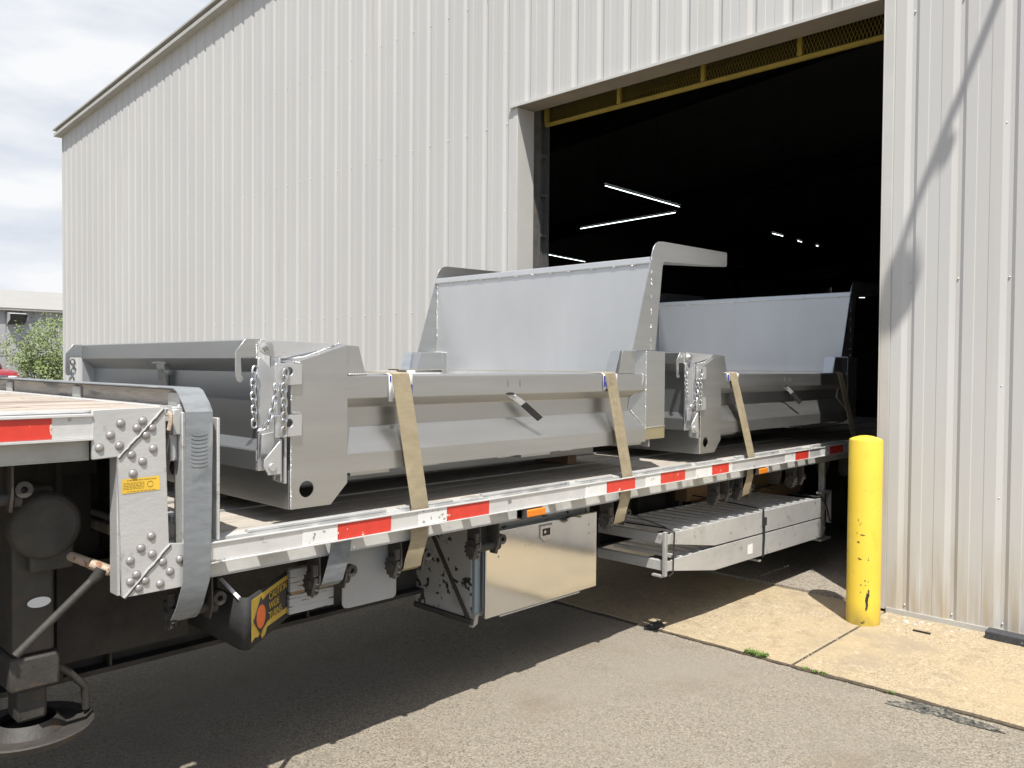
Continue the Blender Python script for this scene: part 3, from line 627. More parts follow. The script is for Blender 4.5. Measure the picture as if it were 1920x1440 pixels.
b = MB(); b.add([(2.972, 3.52, .90), (2.972, 3.55, .90), (2.972, 3.19, .40), (2.972, 3.16, .40), (2.979, 3.52, .90), (2.979, 3.55, .90), (2.979, 3.19, .40), (2.979, 3.16, .40)], [(0, 1, 2, 3), (7, 6, 5, 4), (0, 3, 7, 4), (1, 5, 6, 2)])
b.box(2.965, 3.0, 3.14, 3.62, .378, .404); b.build('box_brace', 'frame_mid', tb_)
b = MB(); b.add([(2.975, 3.14, .36), (3.01, 3.14, .375), (3.012, 3.13, .44), (2.985, 3.13, .43), (2.975, 3.17, .36), (3.01, 3.17, .375), (3.012, 3.16, .44), (2.985, 3.16, .43)], [(0, 1, 2, 3), (7, 6, 5, 4), (0, 3, 7, 4), (1, 5, 6, 2), (3, 2, 6, 7), (0, 4, 5, 1)]); b.build('bracket_foot', 'alu_dirty', tb_)
# rear axles (inside the hall)
for ax in (8.9, 10.15):
    MB().cyl((ax, 3.0, .5), (ax, 5.3, .5), .06, 14).build('axle', 'frame_dark', T)
    for yy in (3.02, 3.34, 4.72, 5.04):
        w = MB().tube([(ax, yy, .5), (ax, yy+.02, .5), (ax, yy+.22, .5), (ax, yy+.24, .5)], [.46, .50, .50, .46], 40); wo = w.build('wheel', 'rubber', T)
        MB().cyl((ax, yy-.004, .5), (ax, yy+.2, .5), .28, 30).cyl((ax, yy-.03, .5), (ax, yy-.004, .5), .1, 20).build('rim', 'alu', wo)
# ramp rack hangers
b = MB(); b.box(6.885, 6.91, 2.93, 2.98, .31, .96); b.box(6.80, 6.98, 2.91, 2.96, .684, .700); b.box(6.98, 6.995, 2.91, 2.95, .42, .70); b.box(6.78, 6.98, 2.905, 3.6, .288, .304); b.build('ramp_rack', 'alu_dirty', T)
b = MB(); b.box(4.415, 4.445, 2.895, 2.917, .415, .700); b.box(4.42, 4.449, 2.9175, 3.0, .405, .42); b.build('ramp_rack', 'alu_dirty', T, bevel=.003)
b = MB(); b.box(5.70, 5.73, 2.91, 3.6, .296, .309); b.box(5.70, 5.73, 3.6005, 3.62, .296, .96); b.build('ramp_rack', 'alu_dirty', T)
for xx in (5.35, 5.62, 6.1, 7.0): MB().plate([[(2.93, .955), (3.06, .955), (3.04, .83), (2.96, .83)]], 'x', xx, xx+.006).build('rail_bracket', 'frame_mid', T)

# ================================================================ RAMPS
def ramp(z, label):
    t = thing('loading_ramp', label, 'ramp', (5.75, 3.2, z), 'aluminium ramps stored under the trailer')
    K = .9667
    P = [(4.64, .165), (4.70, .170), (5.3, .168), (6.98, .146), (7.10, .05), (7.02, -.018), (7.0, -.020), (5.21, .005), (4.64, .10)]
    for ya, yb in ((2.90, 2.912), (3.448, 3.46)):
        b = MB(); b.plate([[(x*K, 1.75-(1.75-z-h)*K) for x, h in P]], 'y', ya, yb); b.build('side_beam', 'alu', t, bevel=.0015)
    zt = 1.75-(1.75-z-.150)*K
    b = MB(); b.add([(4.60, 2.9125, zt-.006), (4.60, 2.985, zt-.006), (6.72, 2.985, zt-.031), (6.72, 2.9125, zt-.031), (4.60, 2.9125, zt-.010), (4.60, 2.985, zt-.010), (6.72, 2.985, zt-.035), (6.72, 2.9125, zt-.035)], [(0, 1, 2, 3), (7, 6, 5, 4), (0, 4, 5, 1), (1, 5, 6, 2), (2, 6, 7, 3), (3, 7, 4, 0)]); b.build('sun_baffle', 'alu_dirty', t)  # strip added below the rungs to stop sun leaking through their gaps
    x = 4.62
    while x < 6.70:
        zz = 1.75-(1.75-z-.150)*K-(x-4.6)*.0118
        MB().box(x, x+.030, 2.9125, 3.4475, zz, zz+.022).build('rung', 'alu_bright', t); x += .118
    MB().box(4.450, 4.4845, 2.902, 3.46, 1.75-(1.75-z-.100)*K, 1.75-(1.75-z-.165)*K).build('end_bar', 'alu', t, bevel=.002)
    return t
ramp(.475, 'upper aluminium ramp of the stacked pair under the trailer, rungs showing')
low = ramp(.298, 'lower aluminium ramp of the stacked pair under the trailer, white sticker on its side')
MB().plate([[(5.50, .455), (5.575, .455), (5.575, .382), (5.50, .385)]], 'y', 2.8985, 2.8993).build('sticker', 'card_white', low)
b = MB(); b.strip([(5.73, 3.6, .73), (5.73, 2.896, .690), (5.725, 2.892, .60), (5.735, 2.890, .49), (5.73, 2.893, .335), (5.73, 3.2, .312)], .026, .004, (1, 0, 0)); b.box(5.717, 5.748, 2.876, 2.889, .57, .63)
tag(b.build('ratchet_strap', 'strap_black'), 'thin black ratchet strap round the middle of both ramps', 'strap')
b = MB(); b.tube([(4.50, 3.4, .70), (4.54, 2.95, .70), (4.51, 2.888, .69), (4.50, 2.886, .55), (4.495, 2.886, .43), (4.47, 2.90, .41)], .005, 6); b.tube([(4.54, 2.95, .70), (4.30, 3.15, .82), (4.15, 3.3, .93)], .004, 6)
tag(b.build('bungee_cord', 'strap_black'), 'black cord tied round the left ends of the ramps', 'cord')
b = MB(); b.tube([(6.62, 3.1, .685), (6.78, 2.9, .665), (6.85, 2.885, .56), (6.89, 2.885, .48), (6.95, 2.90, .44)], .006, 6); b.tube([(6.67, 3.0, .69), (6.81, 2.89, .63), (6.86, 2.885, .54)], .005, 6); b.tube([(5.5, 3.2, .93), (6.0, 3.15, .82), (6.65, 3.05, .69)], .004, 6)
tag(b.build('bungee_cord', 'strap_black'), 'black cord tied round the right ends of the ramps', 'cord')
def timber(x0, x1, y0, y1, z0, z1, label, m='lumber'): tag(MB().box(x0, x1, y0, y1, z0, z1).build('timber_block', m, bevel=.004), label, 'timber', 'timber blocks stored above the ramps')
timber(5.64, 5.98, 3.50, 3.66, .66, .775, 'short square timber block above the ramps, left of the others')
timber(5.80, 7.6, 3.46, 3.56, .66-.115, .655, 'long timber beam lying under the other blocks above the ramps')
timber(6.55, 7.28, 3.50, 3.62, .66, .765, 'timber block behind the third tan strap above the ramps')
for o in bpy.data.objects:
    if o.name.startswith('timber_block'): o.location.z = .02

# ================================================================ DUMP BODIES
def chain(path, parent, name='chain', link=.030, r=.0038):
    pts = [Vector(p) for p in path]; seg = []; 
    L_ = [0]
    for a, b_ in zip(pts, pts[1:]): L_.append(L_[-1]+(b_-a).length)
    def P(s):
        for i in range(len(pts)-1):
            if s <= L_[i+1] or i == len(pts)-2: return pts[i].lerp(pts[i+1], (s-L_[i])/(L_[i+1]-L_[i]))
    b = MB(); s = 0; k = 0; pitch = link*.72
    while s+pitch <= L_[-1]:
        a, c = P(s), P(s+pitch); d = (c-a).normalized(); m_ = (a+c)/2; side_ = d.cross(Vector((0, -1, 0))).normalized(); nn = d.cross(side_).normalized()
        if k % 2: side_, nn = nn, side_
        h = link/2; w = link*.30; loop = []
        for j in range(14):
            t = 2*math.pi*j/14; cx = math.cos(t); loop.append(m_+d*((h-w)*(1 if cx > 0 else -1)+w*cx)+side_*w*math.sin(t))
        b.tube(loop, r, 6, closed=True); s += pitch; k += 1
    return b.build(name, 'chain', parent)

BX0, BX1, BY0, BY1 = 1.745, 4.447, 2.93, 4.97      # outer extents
def make_body():
    D = thing('dump_body', '', 'dump body', (1.75, 3.95, 1.16))
    def mr(y): return BY0+BY1-y
    for sgn in (0, 1):
        Y = (lambda v: v) if sgn == 0 else mr
        # side wall profile (y,z): rail top .. web .. shelf .. skirt
        pr_ = [(3.035, 1.708), (2.935, 1.705), (2.93, 1.698), (2.93, 1.606), (2.933, 1.602), (2.978, 1.565), (2.980, 1.561), (2.981, 1.480), (2.9335, 1.374), (2.93, 1.366), (2.93, 1.286), (3.045, 1.284)]
        b = MB(); b.prof([(Y(y), z) for y, z in pr_], 'x', 2.034, 4.236); b.prof([(Y(3.035), 1.708), (Y(3.075), 1.66), (Y(3.075), 1.29)], 'x', 2.034, 4.236)
        b.build('side_wall', 'steel', D, smooth=False)
        # rear corner post: boxed face with sloped top, chamfer, round hole
        hole = circ(1.836, 1.238, .034, 34)
        face = [(1.763, 1.162), (1.952, 1.162), (2.034, 1.245), (2.034, 1.831), (1.763, 1.748)]
        b = MB(); b.plate([face, hole], 'y', Y(2.930), Y(2.936))
        b.plate([[(1.163, 0)]] and [[(Y(2.9365), 1.162), (Y(3.075), 1.162), (Y(3.075), 1.77), (Y(2.9365), 1.748)], slot(Y(2.985), 1.642, .013, .052)], 'x', 1.763, 1.769)
        b.plate([[(Y(2.9365), 1.25), (Y(3.07), 1.25), (Y(3.07), 1.828), (Y(2.9365), 1.828)]], 'x', 2.028, 2.034)
        b.add([(1.763, Y(2.93), 1.748), (2.034, Y(2.93), 1.831), (2.034, Y(2.995), 1.838), (1.745, Y(2.995), 1.765)], [(0, 1, 2, 3)])
        b.add([(1.769, Y(2.937), 1.163), (1.95, Y(2.937), 1.163), (1.95, Y(3.07), 1.163), (1.769, Y(3.07), 1.163)], [(0, 1, 2, 3)])
        post = b.build('corner_post', 'steel', D, smooth=False)
        b = MB(); b.tube([(1.75, Y(2.992), 1.768), (1.84, Y(2.965), 1.777), (1.93, Y(2.965), 1.806), (2.03, Y(2.99), 1.838)], .004, 6); b.tube([(1.763, Y(2.93), 1.165), (1.763, Y(2.93), 1.46)], .0032, 6)
        b.tube([(1.764, Y(2.93), 1.60), (1.764, Y(2.93), 1.67)], .003, 6); b.tube([(2.036, Y(2.931), 1.706), (2.137, Y(2.935), 1.708)], .0035, 6); b.build('weld_bead', 'weld', post)
        # pivot arm and pin
        b = MB(); arm_ = [(1.655, 1.846), (2.0, 1.836), (1.95, 1.812), (1.80, 1.782), (1.72, 1.776), (1.672, 1.785), (1.652, 1.80), (1.648, 1.828)]
        b.plate([arm_], 'y', Y(2.972), Y(2.98)); pa = b.build('pivot_arm', 'steel_sheet', D, bevel=.001)
        b = MB(); b.cyl((1.684, Y(2.971), 1.815), (1.684, Y(2.962), 1.815), .022, 6); b.cyl((1.684, Y(2.9618), 1.815), (1.684, Y(2.952), 1.815), .013, 16); b.build('pivot_bolt', 'chain', pa)
        # tailgate keepers, two plates with keyholes
        for zc in (1.709, 1.503):
            b = MB(); key = circ(1.746, zc+.010, .017, 20)
            b.plate([[(1.683, zc-.042), (1.69, zc-.046), (1.803, zc-.042), (1.803, zc+.042), (1.69, zc+.044), (1.683, zc+.038)], key], 'y', Y(2.912), Y(2.9215))
            b.build('keeper_plate', 'steel_sheet', D, bevel=.002)
        b = MB(); b.box(1.765, 1.80, Y(2.922), Y(2.9295), 1.551, 1.556); b.tube([(1.768, Y(2.926), 1.552), (1.80, Y(2.926), 1.553)], .004, 6); b.tube([(1.768, Y(2.926), 1.756), (1.80, Y(2.926), 1.756)], .0035, 6)
        b.build('keeper_weld', 'weld', D)
        # lower latch
        b = MB(); b.plate([[(1.636, 1.345), (1.640, 1.375), (1.708, 1.445), (1.712, 1.44), (1.712, 1.312), (1.655, 1.312), (1.65, 1.325)]], 'y', Y(2.915), Y(2.923)); b.cyl((1.672, Y(2.914), 1.343), (1.672, Y(2.908), 1.343), .016, 18)
        b.box(1.716, 1.724, Y(2.93), Y(2.99), 1.28, 1.45); b.box(1.735, 1.745, Y(2.93), Y(2.99), 1.27, 1.46); b.build('lower_latch', 'steel_sheet', D, bevel=.0015)
        # rear gusset (stake fin) and front fin
        MB().plate([[(2.036, 1.709), (2.138, 1.709), (2.102, 1.828), (2.036, 1.831)]], 'y', Y(2.945), Y(2.952)).build('side_fin', 'steel', D, bevel=.001)
        b = MB(); b.add([(3.925, Y(2.935), 1.708), (3.975, Y(2.935), 1.846), (4.04, Y(2.97), 1.846), (4.02, Y(2.99), 1.708)], [(0, 1, 2, 3)])
        b.plate([[(3.985, 1.709), (4.15, 1.709), (4.15, 1.845), (4.02, 1.845)]], 'y', Y(2.952), Y(2.958)); b.plate([[(3.99, 1.709), (4.284, 1.709), (4.284, 1.845), (4.025, 1.845)]], 'y', Y(3.05), Y(3.056)); b.add([(3.985, Y(2.958), 1.709), (4.02, Y(2.958), 1.845), (4.025, Y(3.05), 1.845), (3.99, Y(3.05), 1.709)], [(0, 1, 2, 3)]); b.build('side_fin', 'steel', D, bevel=.001)
        # front corner post
        b = MB(); b.box(4.237, 4.447, Y(2.932), Y(3.06), 1.372, 1.848); b.add([(4.235, Y(2.93), 1.375), (4.235, Y(2.93), 1.845), (4.15, Y(3.0), 1.845), (4.12, Y(2.982), 1.70), (4.137, Y(2.982), 1.480)], [(0, 1, 2, 3, 4)])
        fp = b.build('front_post', 'steel', D, bevel=.003)
        b = MB(); b.box(4.2375, 4.447, Y(2.931), Y(3.06), 1.297, 1.3715); b.build('post_foot', 'heat', fp, bevel=.002)
        b = MB(); b.tube([(4.236, Y(2.931), 1.845), (4.236, Y(2.931), 1.375)], .0028, 6); b.tube([(4.137, Y(2.979), 1.482), (4.234, Y(2.932), 1.373)], .0050, 6); b.tube([(4.238, Y(2.93), 1.372), (4.445, Y(2.93), 1.374)], .0035, 6)
        b.tube([(4.120, Y(2.979), 1.485), (4.135, Y(2.977), 1.56), (4.185, Y(2.935), 1.61), (4.205, Y(2.930), 1.68), (4.20, Y(2.932), 1.706)], .004, 6); b.build('weld_bead', 'weld', fp)
        # bulkhead side plate with the cab guard arm
        wing = [(4.095, 1.849), (4.335, 1.849), (4.405, 2.375), (4.412, 2.40), (4.43, 2.412), (5.195, 2.452), (5.203, 2.46), (5.205, 2.543), (5.197, 2.551), (4.405, 2.538), (4.36, 2.533), (4.325, 2.515), (4.303, 2.49), (4.288, 2.45)]
        b = MB(); b.plate([wing], 'y', Y(2.932), Y(2.938)); b.add([(4.445, Y(2.9385), 2.412), (5.19, Y(2.9385), 2.451), (5.0, Y(2.99), 2.44), (4.42, Y(3.03), 2.405)], [(0, 1, 2, 3)])
        wg = b.build('guard_arm', 'steel', D, bevel=.001)
        b = MB(); z = 1.86
        while z < 2.42: b.tube([(4.2845+random.uniform(-.001, .001), Y(2.931), z), (4.2845, Y(2.931), z+.02)], .0028, 5); z += random.choice((.024, .05, .08))
        b.build('stitch_weld', 'weld', wg)
    # bulkhead sheet, folded top
    b = MB(); b.box(4.285, 4.291, 2.9385, mr(2.9385), 1.25, 2.388); b.build('bulkhead', 'steel_sheet', D)
    b = MB(); b.prof([(4.30, 2.388), (4.277, 2.389), (4.273, 2.395), (4.276, 2.427), (4.28, 2.431), (4.33, 2.432)], 'y', 2.9385, mr(2.9385)); b.build('bulkhead_lip', 'steel_sheet', D)
    b = MB(); y = 3.05
    while y < 4.9: b.tube([(4.277, y, 2.387), (4.277, y+.03, 2.388)], .004, 6); y += random.uniform(.12, .25)
    for Yq in (2.945, 4.955):
        z = 1.72
        while z < 2.4: b.tube([(4.283, Yq, z), (4.283, Yq, z+.025)], .0042, 6); z += random.choice((.03, .03, .06, .1))
    b.tube([(4.283, 4.955, 1.852), (4.283, 5.0, 1.853), (4.28, 4.86, 1.853)], .003, 6); b.build('bulkhead_weld', 'weld', D)
    MB().box(4.291, 4.445, 3.06, mr(3.06), 1.30, 1.40).box(4.2915, 4.44, 3.06, mr(3.06), 1.78, 1.84).build('bulkhead_beam', 'steel', D)
    # floor and under-structure
    MB().box(1.80, 4.285, 3.07, mr(3.07), 1.30, 1.306).build('floor_plate', 'steel', D)
    for yy in (3.47, 4.36): MB().box(1.80, 4.40, yy, yy+.07, 1.163, 1.2995).build('sill_beam', 'steel_tail', D)
    b = MB()
    for xx in (2.5, 3.0, 3.5, 4.0): b.box(xx, xx+.10, 2.99, mr(2.99), 1.272, 1.2995)
    for xx, w in ((2.06, .21), (3.13, .23), (4.05, .16)): b.box(xx, xx+w, 2.945, 3.0, 1.270, 1.2835)
    b.build('floor_bearer', 'steel', D)
    # rear sill (below the gate) with lamp holes
    loops = [[(2.9365, 1.162), (mr(2.9365), 1.162), (mr(2.9365), 1.318), (2.9365, 1.318)]]+[circ(yy, 1.232, .035, 24) for yy in (3.88, 4.02, 4.72)]
    MB().plate(loops, 'x', 1.757, 1.7625).build('rear_sill', 'steel_tail', D, bevel=.001)
    MB().box(1.85, 1.86, 3.1, mr(3.1), 1.17, 1.31).build('lamp_tray', 'frame_dark', D)
    # tailgate: boxed top rail, recessed panel, sloping bottom shelf
    b = MB(); ya, yb = 2.985, mr(2.985)
    b.prof([(1.72, 1.846), (1.648, 1.846), (1.643, 1.842), (1.643, 1.771), (1.700, 1.722), (1.706, 1.715), (1.706, 1.440), (1.643, 1.408), (1.640, 1.402), (1.640, 1.326), (1.72, 1.322)], 'y', ya, yb)
    tg = b.build('tailgate', 'steel_tail', D, smooth=False)
    b = MB(); b.plate([[(1.6435, 1.325), (1.72, 1.325), (1.735, 1.34), (1.735, 1.80), (1.70, 1.80), (1.700, 1.73), (1.655, 1.775), (1.645, 1.77)]], 'y', 2.975, 2.9845)
    b.box(1.722, 1.731, 2.952, 2.9745, 1.46, 1.77); b.plate([[(1.650, 1.385), (1.72, 1.392), (1.73, 1.48), (1.655, 1.47)]], 'y', 2.962, 2.9695); b.build('end_plate', 'steel_sheet', tg, bevel=.0015)
    MB().plate([[(1.6435, 1.325), (1.72, 1.325), (1.735, 1.34), (1.735, 1.80), (1.70, 1.80), (1.700, 1.73), (1.655, 1.775), (1.645, 1.77)]], 'y', mr(2.975), mr(2.9845)).build('end_plate', 'steel_sheet', tg, bevel=.0015)
    b = MB(); b.plate([[(1.66, 1.72), (1.703, 1.69), (1.703, 1.45), (1.66, 1.425), (1.692, 1.45), (1.692, 1.69)]], 'y', 3.93, 3.97)
    b.add([(1.668, 3.90, 1.748), (1.668, 3.99, 1.748), (1.705, 3.985, 1.45), (1.705, 3.90, 1.45), (1.69, 3.945, 1.60)], [(0, 1, 4), (1, 2, 4), (2, 3, 4), (3, 0, 4)]); b.build('gate_rib', 'steel', tg)
    b = MB(); b.tube([(1.668, 3.88, 1.748), (1.664, 3.95, 1.753), (1.668, 4.03, 1.748)], .005, 6); b.tube([(1.644, 2.986, 1.84), (1.644, 2.986, 1.77)], .004, 6); b.tube([(1.644, mr(2.986), 1.84), (1.644, mr(2.986), 1.77)], .005, 6); b.build('weld_bead', 'weld', tg)
    for sgn in (0, 1):
        Y = (lambda v: v) if sgn == 0 else mr
        hk = [(1.643, 1.847), (1.595, 1.846), (1.556, 1.795), (1.556, 1.695), (1.559, 1.683), (1.568, 1.676), (1.579, 1.676), (1.587, 1.684), (1.588, 1.694), (1.580, 1.702), (1.577, 1.768), (1.582, 1.775), (1.643, 1.776)]
        MB().plate([hk], 'y', Y(2.985), Y(2.994)).build('gate_hook', 'steel', tg, bevel=.001)
    chain([(1.725, 2.903, 1.725), (1.715, 2.902, 1.66), (1.716, 2.902, 1.60), (1.718, 2.902, 1.55), (1.716, 2.902, 1.50), (1.716, 2.901, 1.448)], D, link=.040, r=.0047)
    chain([(1.690, 2.915, 1.668), (1.685, 2.910, 1.62), (1.668, 2.905, 1.575), (1.655, 2.90, 1.53), (1.632, 2.905, 1.497), (1.60, 2.92, 1.478)], D, link=.036, r=.0042)
    chain([(1.622, 2.955, 1.735), (1.612, 2.95, 1.70), (1.606, 2.945, 1.65), (1.607, 2.94, 1.60), (1.606, 2.935, 1.54), (1.602, 2.93, 1.49)], D, link=.036, r=.0042)
    chain([(1.60, mr(2.96), 1.76), (1.615, mr(2.95), 1.72), (1.60, mr(2.95), 1.66), (1.61, mr(2.95), 1.58)], D, link=.036, r=.0042)
    # tarp lever under the rail
    b = MB(); b.tube([(3.02, 2.955, 1.604), (3.05, 2.94, 1.597), (3.07, 2.93, 1.592)], .006, 6)
    b.strip([(3.035, 2.945, 1.602), (3.09, 2.928, 1.572), (3.14, 2.918, 1.535)], .032, .004, (.8, -.35, .6)); lv = b.build('tarp_lever', 'steel_sheet', D)
    MB().strip([(3.118, 2.921, 1.551), (3.17, 2.913, 1.513), (3.232, 2.905, 1.468)], .036, .009, (.8, -.35, .6)).build('lever_grip', 'rubber', lv, bevel=.002)
    MB().plate([circ(3.028, 1.606, .03, 16, .006)], 'y', 2.926, 2.934).build('lever_slot', 'rubber', lv)
    b = MB()
    for xx in (3.01, 3.10): b.box(xx, xx+.005, 2.928, 2.9295, 1.64, 1.675)
    b.build('rail_marks', 'steel_tail', D)
    return D
body = make_body(); body['label'] = 'stainless steel dump body outside the doorway, nearer one, with chains hanging at its tailgate post'; body['group'] = 'steel dump bodies on the trailer'
body2 = copy_tree(body); body2.location.x += 3.11; body2['label'] = 'second stainless steel dump body, half inside the dark doorway behind the first'

# blocking timbers under the bodies
for x0, y0, lab in ((4.16, 3.45, 'wooden block under the front of the nearer dump body'), ):
    tag(MB().box(x0, x0+.09, y0+.04, y0+.45, 1.10, 1.2).build('support_block', 'lumber_red', bevel=.003), lab, 'timber')

# ================================================================ CARGO STRAPS
def strap(path, w, label, m, txt=None, name='cargo_strap', wdir=(1, 0, 0)):
    o = MB().strip(path, w, .0035, wdir).build(name, m); return tag(o, label, 'strap', 'cargo straps over the load')
def body_strap(xt, xb, xw, w, label):
    return strap([(xt, 4.99, 1.30), (xt, 4.975, 1.71), (xt, 4.96, 1.716), (xt, 3.05, 1.7155), (xt, 2.945, 1.7145), (xt+.001, 2.926, 1.708), (xt+.004, 2.9225, 1.68),
           (xt+(xb-xt)*.5, 2.900, 1.40), (xb, 2.880, 1.105), (xb+.0, 2.880, 1.06), (xw+.02, 2.878, .96), (xw, 2.893, .868), (xw, 2.902, .832), (xw, 2.93, .815), (xw, 2.955, .83)], w, label, 'strap_tan')
s1 = body_strap(2.314, 2.395, 2.369, .098, 'wide tan cargo strap over the near side rail of the nearer dump body, left one')
s2 = body_strap(3.864, 3.982, 3.935, .098, 'tan cargo strap over the right end of the nearer dump body, with faded lettering')
s3 = body_strap(5.30, 5.50, 5.46, .098, 'tan cargo strap over the second dump body, just right of its chain post')
s4 = body_strap(7.17, 7.41, 7.40, .098, 'dark shaded cargo strap inside the doorway beside the yellow bollard')
n_ = 8
for i, ch in enumerate('KINEDYNE'):
    z = 1.66-.062*i; t_ = (1.68-z)/.575; xx = 3.868+t_*.118; yy = 2.9225-(1.68-z)*.0735-.003
    text(ch, 'strap_lettering', 'strap_text', s2, (xx-.022, yy-.001, z-.02), (1, -.0, .12), (-.08, .07, 1), .052, .0)
g1 = strap([(1.352, 5.36, 1.30), (1.352, 5.31, 1.60), (1.352, 5.27, 1.658), (1.35, 4.2, 1.6565), (1.35, 3.05, 1.6575), (1.35, 2.965, 1.657), (1.347, 2.93, 1.648), (1.343, 2.87, 1.605), (1.341, 2.842, 1.575), (1.338, 2.836, 1.50), (1.332, 2.836, 1.10), (1.328, 2.838, .97), (1.315, 2.862, .88), (1.31, 2.89, .835), (1.32, 2.93, .815), (1.33, 2.955, .83)], .100,
           'wide blue-grey cargo strap running over the wooden end board and down the step', 'strap_grey')
for k in range(9):
    z = 1.50-.014*k; b = MB(); pts = [(1.338+.030*math.sin(t*math.pi/2), 2.8335, z-.010*math.cos(t*1.3)) for t in (-1, -.5, 0, .5, 1)]
    if k == 0: gm = MB()
    gm.tube(pts, .0010, 4)
gm.build('strap_print', 'strap_grey_text', g1)
g2 = strap([(1.985, 2.885, 1.09), (1.975, 2.882, 1.03), (1.965, 2.880, .97), (1.95, 2.886, .90), (1.942, 2.900, .845), (1.942, 2.93, .822), (1.942, 2.955, .835)], .10, 'short grey cargo strap hanging below the rail beside the grey plate', 'strap_grey')
# corner protectors: printed board sleeves folded over the rail under the straps
def protector(x0, x1, z1, z2, label, blue):
    b = MB(); b.prof([(3.04, 1.7115), (2.945, 1.7115), (2.927, 1.704), (2.9255, z1)], 'x', x0, (x0+x1)/2-.045); b.prof([(3.04, 1.7115), (2.945, 1.7115), (2.927, 1.704), (2.9255, z2)], 'x', (x0+x1)/2+.0, x1)
    b.prof([(3.04, 1.7118), (2.945, 1.7118), (2.927, 1.7043), (2.9253, z2)], 'x', (x0+x1)/2-.046, (x0+x1)/2+.001)
    o = b.build('corner_protector', 'card_white'); m_ = o.modifiers.new('thick', 'SOLIDIFY'); m_.thickness = .0015; m_.offset = 0
    tag(o, label, 'packaging', 'board sleeves under the straps')
    for a, c, z0, z1_ in blue: MB().plate([[(a, z0), (c, z0), (c, z1_), (a, z1_)]], 'y', 2.9232, 2.9238).build('printed_patch', 'card_blue', o)
    return o
protector(2.25, 2.385, 1.585, 1.60, 'white board sleeve under the left tan strap', [(2.366, 2.383, 1.61, 1.66), (2.253, 2.262, 1.675, 1.70)])
pr2 = protector(3.80, 3.935, 1.61, 1.62, 'white and blue board sleeve under the lettered tan strap', [(3.801, 3.814, 1.63, 1.695), (3.818, 3.835, 1.672, 1.688)])
MB().plate([circ(3.832, 1.652, .014, 20, .025)], 'y', 2.9218, 2.9228).build('printed_patch', 'card_blue', pr2)
protector(5.215, 5.385, 1.65, 1.655, 'white and blue board sleeve on the rail of the second dump body', [(5.218, 5.24, 1.655, 1.70)])

# ================================================================ BOLLARD AND SMALL THINGS
bo = thing('bollard', 'yellow painted steel bollard with chipped paint in front of the door jamb', 'bollard', (5.757, 2.163, 0))
b = MB(); c = (5.757, 2.163); r = .1095
rings = [(r, -.05), (r, 1.25), (r-.004, 1.262), (r-.03, 1.275), (r-.07, 1.286), (.0, 1.290)]
n = 48; vs = [(c[0]+q*math.cos(2*math.pi*i/n), c[1]+q*math.sin(2*math.pi*i/n), z) for q, z in rings for i in range(n)]
b.add(vs, [(k*n+i, k*n+(i+1) % n, (k+1)*n+(i+1) % n, (k+1)*n+i) for k in range(len(rings)-1) for i in range(n)]); b.build('post', 'yellow_paint', bo)
def shape(pts, ang, zc, sc_=1):
    b = MB(); m_ = len(pts); out_ = []
    for rr in (r+.0004, r+.0014):
        for a, z in pts: t = ang+a*sc_/r; out_.append((c[0]+rr*math.cos(t), c[1]+rr*math.sin(t), zc+z*sc_))
    tri = tessellate_polygon([[Vector((p[0], p[1], 0)) for p in pts]])
    b.add(out_, [tuple(i+m_ for i in t) for t in tri]+[(i, (i+1) % m_, (i+1) % m_+m_, i+m_) for i in range(m_)]); return b
va = math.atan2(-2.163, -5.757)
def flake(rx, rz, n=22, rough=.45):
    return [(rx*math.cos(2*math.pi*k/n)*(1+random.uniform(-rough, rough)), rz*math.sin(2*math.pi*k/n)*(1+random.uniform(-rough, rough))) for k in range(n)]
va = math.atan2(-2.163, -5.757); random.seed(5)
for a, z, rx, rz, mm in ((.20, .175, .008, .048, 'rubber'), (.26, .215, .013, .018, 'rubber'), (.17, .13, .005, .022, 'decal_ink'), (.30, .24, .006, .012, 'decal_ink'), (-.04, .022, .011, .006, 'decal_ink'), (.06, .035, .005, .004, 'decal_ink'),
        (-.1, .62, .013, .004, 'decal_ink'), (-.33, .57, .008, .005, 'decal_ink'), (-.22, .455, .009, .005, 'decal_ink'), (-.30, .46, .004, .004, 'decal_ink'), (-.36, .72, .003, .006, 'decal_ink'), (-.2, .70, .003, .003, 'decal_ink'),
        (.08, .31, .004, .006, 'decal_ink'), (.10, .28, .003, .004, 'decal_ink'), (-.15, .28, .004, .004, 'decal_ink'), (-.16, .23, .003, .004, 'decal_ink'), (.27, .305, .003, .003, 'decal_ink'), (-.42, .63, .003, .004, 'decal_ink')):
    shape(flake(rx, rz), va+a, z).build('paint_chip', mm, bo)
ws = MB(); ws.plate([[(.0, .0), (.105, .0), (.105, .052), (.0, .050)]], 'y', 0, -1.8)
ws.v = [Vector((5.99-.02+v.x-.0, 1.465+v.y, v.z)) for v in ws.v]
for v in ws.v: v.x += (v.y-1.465)*.06-.0
tag(ws.build('wheel_stop', 'stop_rubber', bevel=.006), 'low black rubber wheel stop against the warehouse wall', 'wheel stop')
tag(MB().box(5.79, 5.808, 1.74, 1.85, 0, .010).build('metal_offcut', 'black_metal', bevel=.002), 'small dark flat offcut lying on the concrete by the bollard', 'offcut')
random.seed(11)
